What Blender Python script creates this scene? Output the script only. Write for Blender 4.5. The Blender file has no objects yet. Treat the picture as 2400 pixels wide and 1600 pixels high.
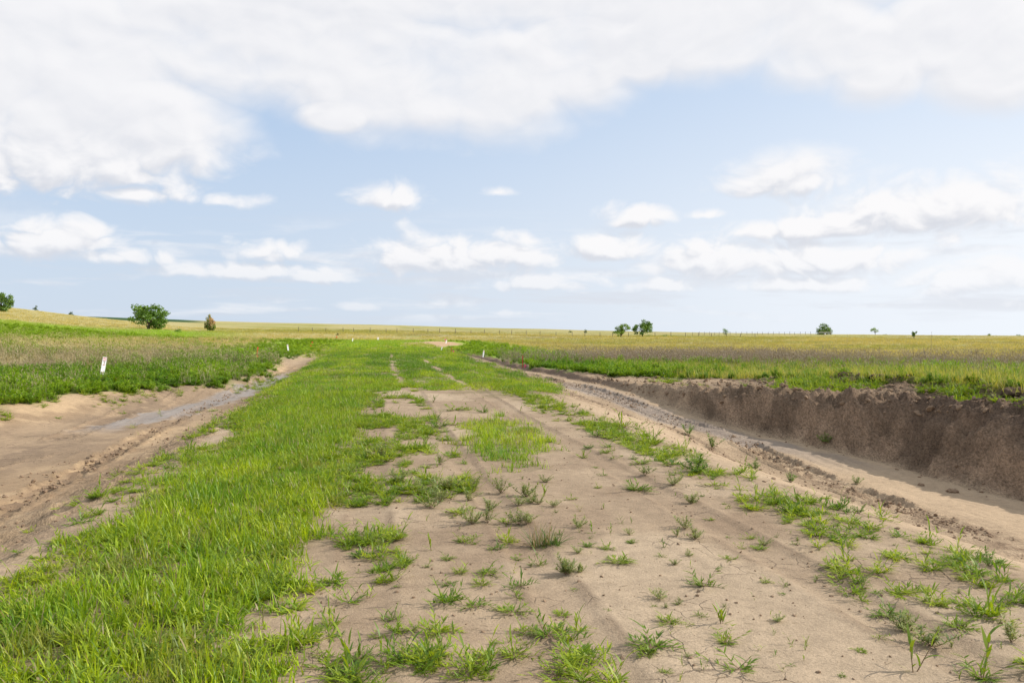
import bpy, math, random
import numpy as np
from mathutils import Vector, Matrix

# ------------------------------------------------------------------ camera, sky, sun, exposure
F = 1867.0                       # focal length in photo pixels (28 mm on 36 mm, 2400 px wide)
HORIZ = 786.0                    # row of the eye level in the photo
CAMZ = 1.65
YAW = math.radians(9.5)          # the camera looks a little to the right of the road
SUN_AZ, SUN_EL = math.radians(95.0), math.radians(35.0)

scene = bpy.context.scene
COL = scene.collection
cam_d = bpy.data.cameras.new('camera')
cam_d.lens = 28.0; cam_d.sensor_width = 36.0; cam_d.clip_start = 0.05; cam_d.clip_end = 20000
cam = bpy.data.objects.new('camera', cam_d); COL.objects.link(cam)
cam.location = (0, 0, CAMZ)
cam.rotation_euler = (math.pi/2 - math.atan((800-HORIZ)/F), 0, -YAW)
scene.camera = cam
scene.view_settings.view_transform = 'Standard'
scene.view_settings.look = 'None'
scene.view_settings.exposure = 0.3
scene.view_settings.gamma = 1.0
scene.cycles.max_bounces = 5; scene.cycles.diffuse_bounces = 3; scene.cycles.transmission_bounces = 4
scene.render.resolution_x, scene.render.resolution_y = 1024, 682

sun_vec = Vector((math.sin(SUN_AZ)*math.cos(SUN_EL), math.cos(SUN_AZ)*math.cos(SUN_EL), math.sin(SUN_EL)))
sl = bpy.data.lights.new('sun', 'SUN'); sl.energy = 4.0; sl.angle = math.radians(0.7); sl.color = (1.0, 0.94, 0.86)
so = bpy.data.objects.new('sun', sl); COL.objects.link(so)
so.rotation_euler = sun_vec.to_track_quat('Z', 'Y').to_euler(); so.location = (40, 0, 60)


class NT:
    """small helper to write node trees"""
    def __init__(s, tree): s.t = tree; s.n = tree.nodes; s.l = tree.links
    def node(s, typ, **kw):
        n = s.n.new(typ)
        for k, v in kw.items(): setattr(n, k, v)
        return n
    def put(s, sock, v):
        if isinstance(v, bpy.types.NodeSocket): s.l.new(v, sock)
        elif v is not None:
            if hasattr(sock.default_value, '__len__') and len(sock.default_value) == 4 and len(v) == 3: v = (*v, 1)
            sock.default_value = v
    def m(s, op, a, b=None, c=None, clamp=False):
        n = s.node('ShaderNodeMath', operation=op, use_clamp=clamp)
        for i, v in enumerate((a, b, c)):
            if v is not None: s.put(n.inputs[i], v)
        return n.outputs[0]
    def v(s, op, a, b=None, scale=None):
        n = s.node('ShaderNodeVectorMath', operation=op)
        s.put(n.inputs[0], a)
        if b is not None: s.put(n.inputs[1], b)
        if scale is not None: s.put(n.inputs[3], scale)
        return n.outputs['Value'] if op in ('LENGTH', 'DOT_PRODUCT') else n.outputs[0]
    def mix(s, f, a, b, mode='MIX'):
        n = s.node('ShaderNodeMix', data_type='RGBA', blend_type=mode)
        s.put(n.inputs[0], f); s.put(n.inputs[6], a); s.put(n.inputs[7], b)
        return n.outputs[2]
    def noise(s, vec, scale, detail=4, rough=0.55, dist=0.0):
        n = s.node('ShaderNodeTexNoise'); s.put(n.inputs['Vector'], vec)
        n.inputs['Scale'].default_value = scale; n.inputs['Detail'].default_value = detail
        n.inputs['Roughness'].default_value = rough; n.inputs['Distortion'].default_value = dist
        return n.outputs[0]
    def smooth(s, x, a, b, lo=0.0, hi=1.0):
        n = s.node('ShaderNodeMapRange', interpolation_type='SMOOTHSTEP')
        s.put(n.inputs[0], x)
        for i, q in enumerate((a, b, lo, hi)): s.put(n.inputs[i+1], q)
        return n.outputs[0]
    def comb(s, x, y, z):
        n = s.node('ShaderNodeCombineXYZ')
        for i, q in enumerate((x, y, z)): s.put(n.inputs[i], q)
        return n.outputs[0]


def azel(u, v):
    a = math.atan((u-1200)/F)
    return math.degrees(YAW + a), math.degrees(math.atan((HORIZ-v)/F*math.cos(a)))

# clouds of the photograph: centre and half size in photo pixels, flatness of the base
PXD = 1.0204
CLOUDS = [  # (u, v, half width, half height, base factor)
    # the large bank across the top
    (120, 290, 350, 135, 1.1), (310, 290, 190, 115, 1.1), (90, 90, 320, 130, 1.0), (560, 90, 330, 110, 1.0), (880, 150, 240, 145, 1.0),
    (790, 275, 95, 42, 1.2), (1010, 170, 210, 125, 1.0), (1170, 185, 200, 125, 1.0), (1350, 130, 200, 110, 1.0), (1500, 120, 120, 75, 1.0),
    (1710, 50, 310, 120, 1.0), (1910, 100, 160, 95, 1.0), (2050, 130, 130, 85, 1.0), (2240, 60, 170, 90, 1.0), (2350, 130, 150, 90, 1.0),
    (1200, -130, 1750, 200, 1.0),
    # middle and low cumulus
    (905, 470, 85, 34, 2.0, .1), (1830, 425, 125, 50, 1.8), (1165, 452, 50, 14, 1.5, .4),
    (2170, 505, 230, 62, 1.8), (1930, 540, 190, 28, 1.8), (1500, 512, 95, 28, 1.6, .15), (1650, 505, 70, 16, 1.5, .4),
    (1040, 615, 165, 50, 1.8), (1190, 600, 110, 36, 1.8), (1260, 668, 120, 20, 1.6, .1), (1440, 590, 110, 32, 1.8),
    (1680, 615, 170, 46, 1.8), (1900, 620, 190, 44, 1.8), (1880, 670, 130, 20, 1.6), (1560, 672, 60, 18, 1.6),
    (150, 562, 100, 36, 1.6), (270, 605, 140, 26, 1.6, .35), (560, 640, 150, 24, 1.6, .15), (620, 595, 130, 34, 1.5, .35),
    (760, 650, 70, 18, 1.5), (2320, 655, 130, 38, 1.6), (60, 590, 110, 36, 1.5, .4),
    (330, 455, 260, 24, 1.3, .5), (840, 718, 60, 12, 1.5, .2), (560, 725, 50, 8, 1.5, .3), (1190, 735, 60, 9, 1.5, .3),
]

def cloud_group():
    g = bpy.data.node_groups.new('cloud_density', 'ShaderNodeTree')
    g.interface.new_socket('Vector', in_out='INPUT', socket_type='NodeSocketVector')
    g.interface.new_socket('Density', in_out='OUTPUT', socket_type='NodeSocketFloat')
    N = NT(g); gi = N.node('NodeGroupInput'); go = N.node('NodeGroupOutput')
    d = gi.outputs[0]
    sp = N.node('ShaderNodeSeparateXYZ'); N.put(sp.inputs[0], d)
    el = N.m('MULTIPLY', N.m('ARCSINE', sp.outputs[2]), 57.2958)
    az = N.m('MULTIPLY', N.m('ARCTAN2', sp.outputs[0], sp.outputs[1]), 57.2958)
    P = N.comb(az, el, 0.0)
    dn = N.v('MULTIPLY', d, (1.0, 1.0, 2.0))
    n1 = N.noise(dn, 6.0, 3, 0.45, 0.3); n0 = N.noise(N.v('MULTIPLY', d, (1.0, 1.0, 1.5)), 17.0, 4, 0.5, 0.4)
    n0 = N.m('MULTIPLY', N.m('ABSOLUTE', N.m('SUBTRACT', n0, 0.5)), 2.0)
    dens = None
    for (u, v, w, h, k, *faint) in CLOUDS:
        a, e = azel(u, v)
        q = 1.0 if v < 400 else 1.12
        sw, sh = 1/(w*q/F*57.3), 1/(h*q*1.12/F*57.3)
        q = N.v('MULTIPLY', N.v('SUBTRACT', P, (a, e, 0)), (sw, sh, 0))
        q = N.v('MAXIMUM', q, N.v('MULTIPLY', q, (-1, -k, 0)))
        r = N.m('SUBTRACT', 1.0-(faint[0] if faint else 0.0), N.v('LENGTH', q))
        if v < 400 and u < 2400: r = N.m('MULTIPLY', r, 2.0)
        dens = r if dens is None else N.m('MAXIMUM', dens, r)
    # the rest of the sky goes on as the part in view: a broken bank higher up, scattered cumulus lower down
    gen = N.noise(dn, 2.6, 3, 0.5)
    bank = N.m('ADD', N.smooth(el, 17, 30, -1.2, 0.25), N.m('MULTIPLY', N.m('SUBTRACT', gen, 0.5), 2.2))
    outside = N.smooth(N.m('ABSOLUTE', N.m('SUBTRACT', az, 9.5)), 33, 42, 0.0, 1.0)
    gen2 = N.noise(N.v('MULTIPLY', d, (1, 1, 3.5)), 5.5, 2, 0.5)
    cum = N.m('SUBTRACT', N.m('MULTIPLY', N.m('SUBTRACT', gen2, 0.56), 4.0), N.m('MULTIPLY', N.m('SUBTRACT', 1.0, outside), 3.0))
    dens = N.m('MAXIMUM', dens, N.m('MAXIMUM', bank, N.m('MAXIMUM', cum, -1.5)))
    hi = N.smooth(el, 9.5, 13.5)
    big = N.m('MULTIPLY', N.m('SUBTRACT', n1, 0.5), N.m('MULTIPLY', hi, 1.9))
    sml = N.m('MULTIPLY', N.m('SUBTRACT', n0, N.smooth(el, 9.5, 14.0, 0.17, 0.34)), N.smooth(el, 9.5, 14.0, 1.7, 0.35))
    out = N.m('ADD', N.m('ADD', N.m('MINIMUM', dens, 0.75), big), sml)
    N.put(go.inputs[0], out)
    return g

world = bpy.data.worlds.new('World'); scene.world = world; world.use_nodes = True
W = NT(world.node_tree); W.n.clear()
tc = W.node('ShaderNodeTexCoord'); D = tc.outputs['Generated']
sky = W.node('ShaderNodeTexSky', sky_type='NISHITA', sun_disc=False)
sky.sun_elevation = SUN_EL; sky.sun_rotation = SUN_AZ; sky.altitude = 600; sky.air_density = 1.0; sky.dust_density = 1.6; sky.ozone_density = 1.2
sp = W.node('ShaderNodeSeparateXYZ'); W.put(sp.inputs[0], D)
el = W.m('MULTIPLY', W.m('ARCSINE', sp.outputs[2]), 57.2958)
cg = cloud_group()
c1 = W.node('ShaderNodeGroup'); c1.node_tree = cg; W.put(c1.inputs[0], D)
c2 = W.node('ShaderNodeGroup'); c2.node_tree = cg
W.put(c2.inputs[0], W.v('NORMALIZE', W.v('ADD', D, (0.008, -0.001, 0.012))))
den = c1.outputs[0]
soft = W.smooth(el, 7, 14, 0.42, 0.62)
alpha = W.smooth(den, W.m('MULTIPLY', soft, -1.0), soft)
lit = W.smooth(W.m('SUBTRACT', den, c2.outputs[0]), -0.6, 0.4)
lit = W.m('ADD', W.m('MULTIPLY', lit, W.smooth(el, 8, 15, 0.9, 0.5)), W.smooth(el, 8, 15, 0.1, 0.42))
cloudc = W.mix(lit, (5.5, 5.7, 6.25), (7.95, 7.85, 7.9))
hazef = W.smooth(el, 0.0, 22.0, 1.0, 0.0)
aur = W.smooth(W.v('DOT_PRODUCT', D, tuple(sun_vec)), -0.35, 0.95)
clear = W.mix(W.m('ADD', W.m('MULTIPLY', hazef, 0.75), W.m('MULTIPLY', aur, 0.5), clamp=True), W.mix(0.72, sky.outputs[0], (3.75, 5.35, 7.7)), W.mix(aur, (5.5, 6.1, 6.9), (7.8, 8.1, 8.5)))
# low clouds are seen through more air
thin = W.smooth(el, 0.0, 7.0, 0.35, 0.95)
lay = W.smooth(W.noise(W.v('MULTIPLY', D, (1.0, 1.0, 9.0)), 5.0, 5, 0.55, 0.3), 0.46, 0.66)
lay = W.m('MULTIPLY', lay, W.m('MULTIPLY', W.smooth(el, 0.3, 2.0), W.smooth(el, 5.0, 9.5, 0.55, 0.0)))
skyc = W.mix(W.m('MAXIMUM', W.m('MULTIPLY', alpha, thin), lay), clear, cloudc)
bg = W.node('ShaderNodeBackground'); W.put(bg.inputs[0], skyc); bg.inputs[1].default_value = 0.1
wo = W.node('ShaderNodeOutputWorld'); W.l.new(bg.outputs[0], wo.inputs[0])
world.cycles.sampling_method = 'NONE'

# ------------------------------------------------------------------ helpers
def rng(seed): return np.random.default_rng(seed)

def _hash(ix, iy, seed):
    h = (ix.astype(np.int64)*374761393 + iy.astype(np.int64)*668265263 + seed*974711) & 0xffffffff
    h = ((h ^ (h >> 13))*1274126177) & 0xffffffff
    return ((h ^ (h >> 16)) & 0xffff)/65535.0

def vnoise(x, y, seed=0):
    x = np.asarray(x, float); y = np.asarray(y, float)
    ix = np.floor(x); iy = np.floor(y); fx = x-ix; fy = y-iy
    fx = fx*fx*fx*(fx*(fx*6-15)+10); fy = fy*fy*fy*(fy*(fy*6-15)+10)
    a = _hash(ix, iy, seed); b = _hash(ix+1, iy, seed); c = _hash(ix, iy+1, seed); d = _hash(ix+1, iy+1, seed)
    return (a+(b-a)*fx)*(1-fy) + (c+(d-c)*fx)*fy

def fbm(x, y, seed=0, oct=4, gain=0.5):
    s = 0; a = 1; t = 0
    for i in range(oct):
        s = s + a*vnoise(x*2**i+i*17.3, y*2**i-i*9.1, seed+i*7); t += a; a *= gain
    return s/t                     # 0..1, mean .5

def ss(a, b, x):
    t = np.clip((x-a)/(b-a), 0, 1); return t*t*(3-2*t)

def bump(x, c, w): return np.exp(-((x-c)/w)**2)

def to_d(u, d):
    """ground-plan point at photo column u and depth d"""
    l = (u-1200)/F*d
    return l*math.cos(YAW)+d*math.sin(YAW), d*math.cos(YAW)-l*math.sin(YAW)

def photo_u(X, Y):
    d = X*math.sin(YAW)+Y*math.cos(YAW); l = X*math.cos(YAW)-Y*math.sin(YAW)
    a = np.arctan2(l, d)
    return 1200+F*np.tan(np.clip(a, -1.15, 1.15)), d

# ------------------------------------------------------------------ terrain
SKY_U = [-4000, 0, 217, 300, 400, 500, 700, 950, 1150, 1300, 1500, 1700, 1850, 2100, 2400, 5000]
SKY_V = [735, 745, 747, 749, 751, 754, 758, 763, 768, 772, 777, 780, 782, 785, 788, 788]
HIL_U = [-4000, -500, 0, 25, 80, 150, 215, 300, 400, 600, 5000]
HIL_V = [700, 712, 727, 728.5, 734, 741, 747, 754, 762, 780, 800]

def far_z(X, Y):
    u, _ = photo_u(X, Y); d = np.hypot(X, Y)
    def layer(us, vs, dc):
        zc = CAMZ + (HORIZ-np.interp(u, us, vs))/F*dc
        t = np.clip(d-16, 0, None)/(dc-16)
        return np.where(t < 1, zc*np.power(np.clip(t, 1e-6, 1), 1.2), zc-0.004*(d-dc)*ss(0, 1.0, t-1))
    base = layer(SKY_U, SKY_V, 850.0)
    hill = layer(HIL_U, HIL_V, 330.0)
    z = np.maximum(base, hill)
    back = ss(-60, 40, Y)
    z = z*back
    far = ss(60, 200, d)
    z = z + far*((fbm(X/60, Y/60, 3, 3)-.5)*0.9 + (fbm(X/14, Y/14, 4, 2)-.5)*0.25)
    return z

XF_Y = [0, 12, 16, 20, 24, 28, 40, 60, 100]; XF = [11.4, 11.4, 10.9, 8.9, 8.0, 7.4, 6.5, 6.1, 6.0]
DR_Y = [0, 13, 16, 20, 22, 24, 26.5, 40, 60, 90]; DR = [1.25, 1.22, 1.1, .66, .42, .20, .08, .06, .03, 0.0]
XT_Y = [0, 14, 19, 22, 26, 28, 31, 36, 60]; XT = [13.6, 13.6, 13.7, 13.2, 11.2, 8.9, 7.7, 7.0, 6.6]
XW_Y = [0, 18, 21.4, 23, 25, 27, 29.3, 31.5, 36, 44, 60]; XW = [-9.5, -9.1, -8.4, -7.8, -7.0, -6.2, -5.2, -4.7, -4.8, -5.2, -4.6]   # left weed edge
KL_Y = [0, 26, 34, 60, 100]; KL = [1, .95, .55, .25, 0]

def geom(X, Y):
    g = {}
    wob = (fbm(X*0+3.1, Y/4.0, 11, 2)-.5)
    g['xf'] = np.interp(Y, XF_Y, XF) + wob*0.35
    g['dr'] = np.interp(Y, DR_Y, DR)
    g['xl'] = g['xf'] + 0.14 + 0.72*g['dr'] + (fbm(X*0+7.7, Y/3.2, 12, 2)-.5)*0.22*np.minimum(1, g['dr']*1.6)
    g['xt'] = np.maximum(np.interp(Y, XT_Y, XT) + (fbm(X*0+1.7, Y/1.1, 13, 3)-.5)*1.5, g['xl']+0.05)
    g['xw'] = np.interp(Y, XW_Y, XW) + (fbm(X*0+5.5, Y/.9, 14, 3)-.5)*1.5
    g['kl'] = np.interp(Y, KL_Y, KL)
    g['x0'] = np.minimum(8.4, g['xf']-1.15) 
    return g

def height(X, Y, detail=True):
    X = np.asarray(X, float); Y = np.asarray(Y, float)
    g = geom(X, Y); dr, xf, xl, xt = g['dr'], g['xf'], g['xl'], g['xt']
    fade = 1-ss(55, 110, Y)
    z = far_z(X, Y)
    # right ditch
    z = z - dr*ss(4.0, g['x0'], X) - 0.04*dr*ss(g['x0'], xf, X)
    t = np.clip((X-xf)/np.maximum(xl-xf, .05), 0, 1)
    ledge = .42+.5*(fbm(X*0+4.4, Y/2.5, 15, 2)-.3)
    rise = 0.55*t + 0.45*ss(0, 1, t) - 0.05*np.sin(t*math.pi*2) + .09*bump(t, ledge, .10)*ss(.45, .55, fbm(X*0+6.1, Y/1.8, 16, 2))
    lipz = 0.02+0.06*np.clip(dr/.8, 0, 1)
    z = z + (dr*1.04+lipz)*rise*(X > xf)
    z = z + fade*(0.20*ss(xl, xt, X)*np.clip(dr*2.2, 0, 1) + 0.15*ss(xt-.12, xt+.25, X)*np.clip(dr*1.8, .1, 1))
    # left ditch
    kl = g['kl']
    xr = np.interp(Y, XW_Y, XW)
    z = z - 0.45*kl*ss(-2.5, -4.2, X) + 0.40*kl*ss(np.minimum(xr+1.9, -4.4), xr-.3, X)
    z = z + 0.03*np.clip(1-((X-.8)/3.2)**2, 0, 1)*fade                        # crown of the road
    if not detail: return z
    near = 1-ss(45, 80, np.hypot(X, Y))
    onroad = ss(-2.6, -2.2, X)*(1-ss(3.8, 4.4, X))
    z = z + near*((fbm(X/1.3, Y/1.3, 21, 5)-.5)*0.032)
    # soft tyre tracks on the sand
    for c, wdt, dep in ((1.05+0.05*np.sin(Y*.3), .17, .016), (2.85+.06*np.sin(Y*.25+1), .2, .014), (-0.1, .2, .008)):
        q = np.abs(X-c)/wdt
        z = z - near*onroad*dep*(1-ss(.8, 1.0, q)) + near*onroad*.010*bump(q, 1.12, .12)
    # fine crumbs
    crumb = fbm(X/.11, Y/.13, 22, 2)
    z = z + near*(1-onroad)*0.03*np.clip(crumb-.5, 0, 1)
    # lug marks: right ditch
    for c, wdt, dep, k in ((g['x0']+.15, .32, .09, 1), (g['x0']-1.25, .26, .05, 2), (-4.62+.25*np.sin(Y*.21), .22, .08, 3), (-6.3+.2*np.sin(Y*.17), .32, .06, 4), (-5.5+.2*np.sin(Y*.19), .2, .03, 6)):
        q = np.abs(X-c)/wdt
        m = (1-ss(.75, 1.15, q))*near*ss(4, 8, Y)*(1-ss(30, 45, Y))*ss(.3, .5, fbm(X*0+k, Y/2.3, 30+k, 2))
        lug = np.sin((Y+np.abs(X-c)*.9)*2*math.pi/.24+fbm(X/.4, Y/.4, 29, 2)*3)
        z = z + m*dep*(0.45*lug + .8*(fbm(X/.11, Y/.13, 31, 2)-.5)) - m*.4*dep + near*dep*.9*bump(q, 1.15, .22)*(.4+fbm(X/.2, Y/.25, 32+k, 2))*(m > .02)
    # scrapes along the right ditch floor
    fl = ss(g['x0']-.6, g['x0']+.4, X)*(1-ss(xf-.4, xf, X))*np.clip(dr*2, 0, 1)
    z = z + near*fl*(fbm(X/.12+Y*.1, Y/1.6, 35, 3)-.5)*.035*ss(.45, .62, fbm(X/1.1, Y/2.0, 36, 2))
    # bank face: streaks down the slope and blocky lip
    face = ss(xf-.1, xf+.2, X)*(1-ss(xl-.1, xl+.15, X))*np.clip(dr*1.5, 0, 1)
    z = z + near*face*((fbm(X/.2+Y*.9, Y/.6-X*1.2, 41, 4, .62)-.5)*.20 + (fbm(X/.16, Y/1.6, 42, 3)-.5)*.24 - .10*ss(.55, .60, fbm(X/.35+Y*.8, Y/.5, 47, 3)))
    lip = (bump(X, xl+.15, .45)+.75*(X > xl)*(X < xt+.3)*ss(.4, .55, fbm(X/.9, Y/.9, 44, 2))+.8*bump(X, xt, .35))*np.clip(.25+dr, 0, 1)
    cl = np.abs(fbm(X/.42, Y/.42, 43, 4, .6)-.5)*2
    z = z + near*lip*((.5-cl)*.30 + (fbm(X/.16, Y/.16, 45, 2)-.5)*.15)
    # crumbly left shoulder of the road
    sh = ss(-4.6, -3.6, X)*(1-ss(-2.9, -2.5, X))*ss(2, 4, Y)*(1-ss(26, 34, Y))
    z = z + sh*near*np.clip(fbm(X/.22, Y/.22, 46, 3)-.48, 0, 1)*.22
    return z

def hz(x, y, detail=True): return float(height(np.array([x]), np.array([y]), detail)[0])

def ground_at(u, v):
    """where the sight line through photo pixel (u, v) meets the ground"""
    ds = np.geomspace(2.0, 900, 1500)
    X, Y = to_d(u, ds)
    diff = CAMZ - (v-HORIZ)/F*ds - height(X, Y, False)
    i = np.argmax(diff < 0) if (diff < 0).any() else len(ds)-1
    return float(X[i]), float(Y[i]), float(ds[i])

def grow(start, step, g, end):
    out = []; x = start
    while x < end: step *= g; x += step; out.append(x)
    return out
xs = list(np.arange(-12.5, 15.01, 0.05))
xs = [-a for a in grow(12.5, .05, 1.07, 6000)][::-1] + xs + grow(15.0, .05, 1.07, 6000)
ys = list(np.arange(1.6, 24, 0.06))
ys = [3.2-a for a in grow(1.6, .1, 1.25, 3000)][::-1] + ys + grow(ys[-1], .06, 1.03, 6500)
xs, ys = np.array(xs), np.array(ys)
GX, GY = np.meshgrid(xs, ys)
GZ = height(GX, GY)
nx, ny = len(xs), len(ys)

def lerp(a, b, t): return a + (b-a)*t[..., None]

def zones(X, Y):
    """vegetation and soil masks, all 0..1"""
    g = geom(X, Y); u, d = photo_u(X, Y); r = np.hypot(X, Y)
    z = {'g': g, 'u': u, 'r': r}
    n1 = fbm(X/1.5, Y/1.5, 51, 3); n2 = fbm(X/.5, Y/.5, 52, 3)
    wig = (fbm(X*0+2, Y/1.4, 53, 3)-.5)*.9 + (n2-.5)*.5
    left_edge = np.interp(Y, [0, 6, 10, 14, 20, 26], [-2.4, -2.4, -2.35, -2.45, -2.75, -3.1])
    band = ss(left_edge-.15, left_edge+.25, X+wig*.8)*(1-ss(-.75, -.30, X+wig*.7-.25*ss(8, 22, Y)))*ss(1.0, 1.8, Y)
    over = ss(-1.2, 1.6, Y-24.8+2.0*np.clip(X-1.2, 0, 3)+wig*3.0+(n2-.5)*5+(n1-.5)*4)*ss(-3.9, -3.2, X+wig*.6)*(1-ss(4.1, 5.0, X+wig*.7-1.35*ss(18, 26, Y)))
    tracks = (bump(X, .72+.08*np.sin(Y*.15), .19)+bump(X, 2.7+.1*np.sin(Y*.12), .21))*ss(.33, .48, fbm(X/.3, Y/2.2, 54, 3))*1.3*(1-ss(55, 62, Y))
    over = over*(1-np.clip(tracks*1.1, 0, 1)*ss(24, 27, Y))*(.35+.65*ss(.30, .44, fbm(X/.8, Y/1.8, 56, 3)))
    holes = ss(.28, .40, fbm(X/.45, Y/.6, 55, 3)+.16*bump(X, -1.7, .9)-.05*(1-bump(X, -1.5, 1.2)))
    band = band*(.12+.88*holes)
    z['band'] = np.clip(np.maximum(band*(1-ss(24, 28, Y)), over), 0, 1)
    z['wheel'] = tracks
    patch = bump(np.hypot((X-1.95-.12*(Y-12.5))/.85, (Y-12.4)/3.7), 0, .85)
    z['patch'] = np.clip(ss(.36, .56, patch+(n2-.5)*.8), 0, 1)
    z['lfield'] = ss(g['xw']+.25, g['xw']-.45, X+(n2-.5)*.9)
    z['rfield'] = ss(g['xt']-.2, g['xt']+.3, X+(n2-.5)*.8)
    shelf = ss(g['xl']+.2, g['xl']+.7, X)*(1-z['rfield'])
    z['shelf_grass'] = shelf*ss(.40, .54, n1+.2*ss(19, 15, Y)-.2*ss(18, 22, Y))
    z['shelf'] = shelf
    return z

LK_U = [-800, 0, 300, 500, 800]; LK = [.6, .7, .8, 1.05, 1.1]   # the left field rises: its bands lie nearer there

def verge_of(X, Y): return (1-ss(8.5+.03*Y, 13+.03*Y, np.abs(X-.8)))*ss(38, 52, Y)*(1-ss(112, 132, Y))

def field_col(X, Y, z):
    r, u = z['r'], z['u']
    nz = fbm(X/9, Y/9, 61, 4); nb = fbm(X/40, Y/40, 62, 3); ns = fbm(X/2.2, Y/2.2, 63, 3)
    green = np.array([.11, .20, .018]); bright = np.array([.22, .345, .02]); grey = np.array([.26, .215, .14]); tan = np.array([.40, .345, .145])
    yel = np.array([.365, .32, .115]); olive = np.array([.27, .265, .06]); crop = np.array([.028, .075, .018]); mixg = np.array([.20, .22, .06])
    c = np.broadcast_to(green, X.shape+(3,)).copy()
    rr = r + (nz-.5)*26*np.clip(r/60, .3, 2)
    rl = rr/np.interp(u, LK_U, LK)
    # right of the road
    right = ss(-2, 6, X-0.02*Y)
    cr = lerp(c, np.broadcast_to(mixg, c.shape), ss(9.5, 12, X)*ss(46, 32, Y)*(.5+ns*.8).clip(0, 1))
    rq = r + (nz-.5)*9
    cr = lerp(cr, np.broadcast_to(np.array([.235, .19, .145]), c.shape), ss(39, 43, rq)*(1-.6*ss(1750, 2050, u)))
    cr = lerp(cr, lerp(np.broadcast_to(yel, c.shape), np.broadcast_to(tan, c.shape), np.clip(nz*2.6-.9, 0, 1)), ss(54, 60, rq))
    cr = lerp(cr, np.broadcast_to(np.array([.20, .235, .045]), c.shape), ss(.56, .68, fbm(X/16, Y/7, 67, 3))*ss(55, 75, r)*.7)
    cr = lerp(cr, np.broadcast_to(grey*1.1, c.shape), ss(.58, .7, fbm(X/11+4, Y/5, 68, 3))*ss(60, 80, r)*.6)
    cr = lerp(cr, np.broadcast_to(olive, c.shape), ss(.52, .68, nb)*ss(90, 150, r)*.75)
    cr = lerp(cr, np.broadcast_to(tan*.9, c.shape), ss(.55, .7, fbm(X/25+9, Y/70, 66, 3))*ss(120, 250, r)*.8)
    # left of the road
    cl = lerp(c, np.broadcast_to(grey, c.shape), ss(44, 50, rl)*(.35+.65*ss(520, 380, u+0*ns)))
    cl = lerp(cl, np.broadcast_to(tan, c.shape), ss(56, 66, rl))
    cl = lerp(cl, np.broadcast_to(bright, c.shape), ss(80, 96, rl-28*ss(0, 300, u))*ss(640, 420, u)*.95)
    cl = lerp(cl, np.broadcast_to(tan, c.shape), ss(178, 215, rl))
    cl = lerp(cl, np.broadcast_to(olive, c.shape), ss(430, 520, u)*ss(140, 220, r)*ss(.46, .6, fbm(X/60+3, Y/35, 64, 3)))
    cl = lerp(cl, np.broadcast_to(tan*.95, c.shape), ss(.5, .66, fbm(X/30, Y/30, 65, 3))*ss(200, 300, r)*.6)
    cc = lerp(cl, cr, right)
    # bright verge next to the road
    verge = verge_of(X, Y)
    cc = lerp(cc, np.broadcast_to(bright, c.shape), verge*.9)
    # dark crop field on the far ridge
    cc = lerp(cc, np.broadcast_to(crop, c.shape), ss(520, 560, r)*ss(500, 440, u)*ss(60, 140, u))
    return cc

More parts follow.
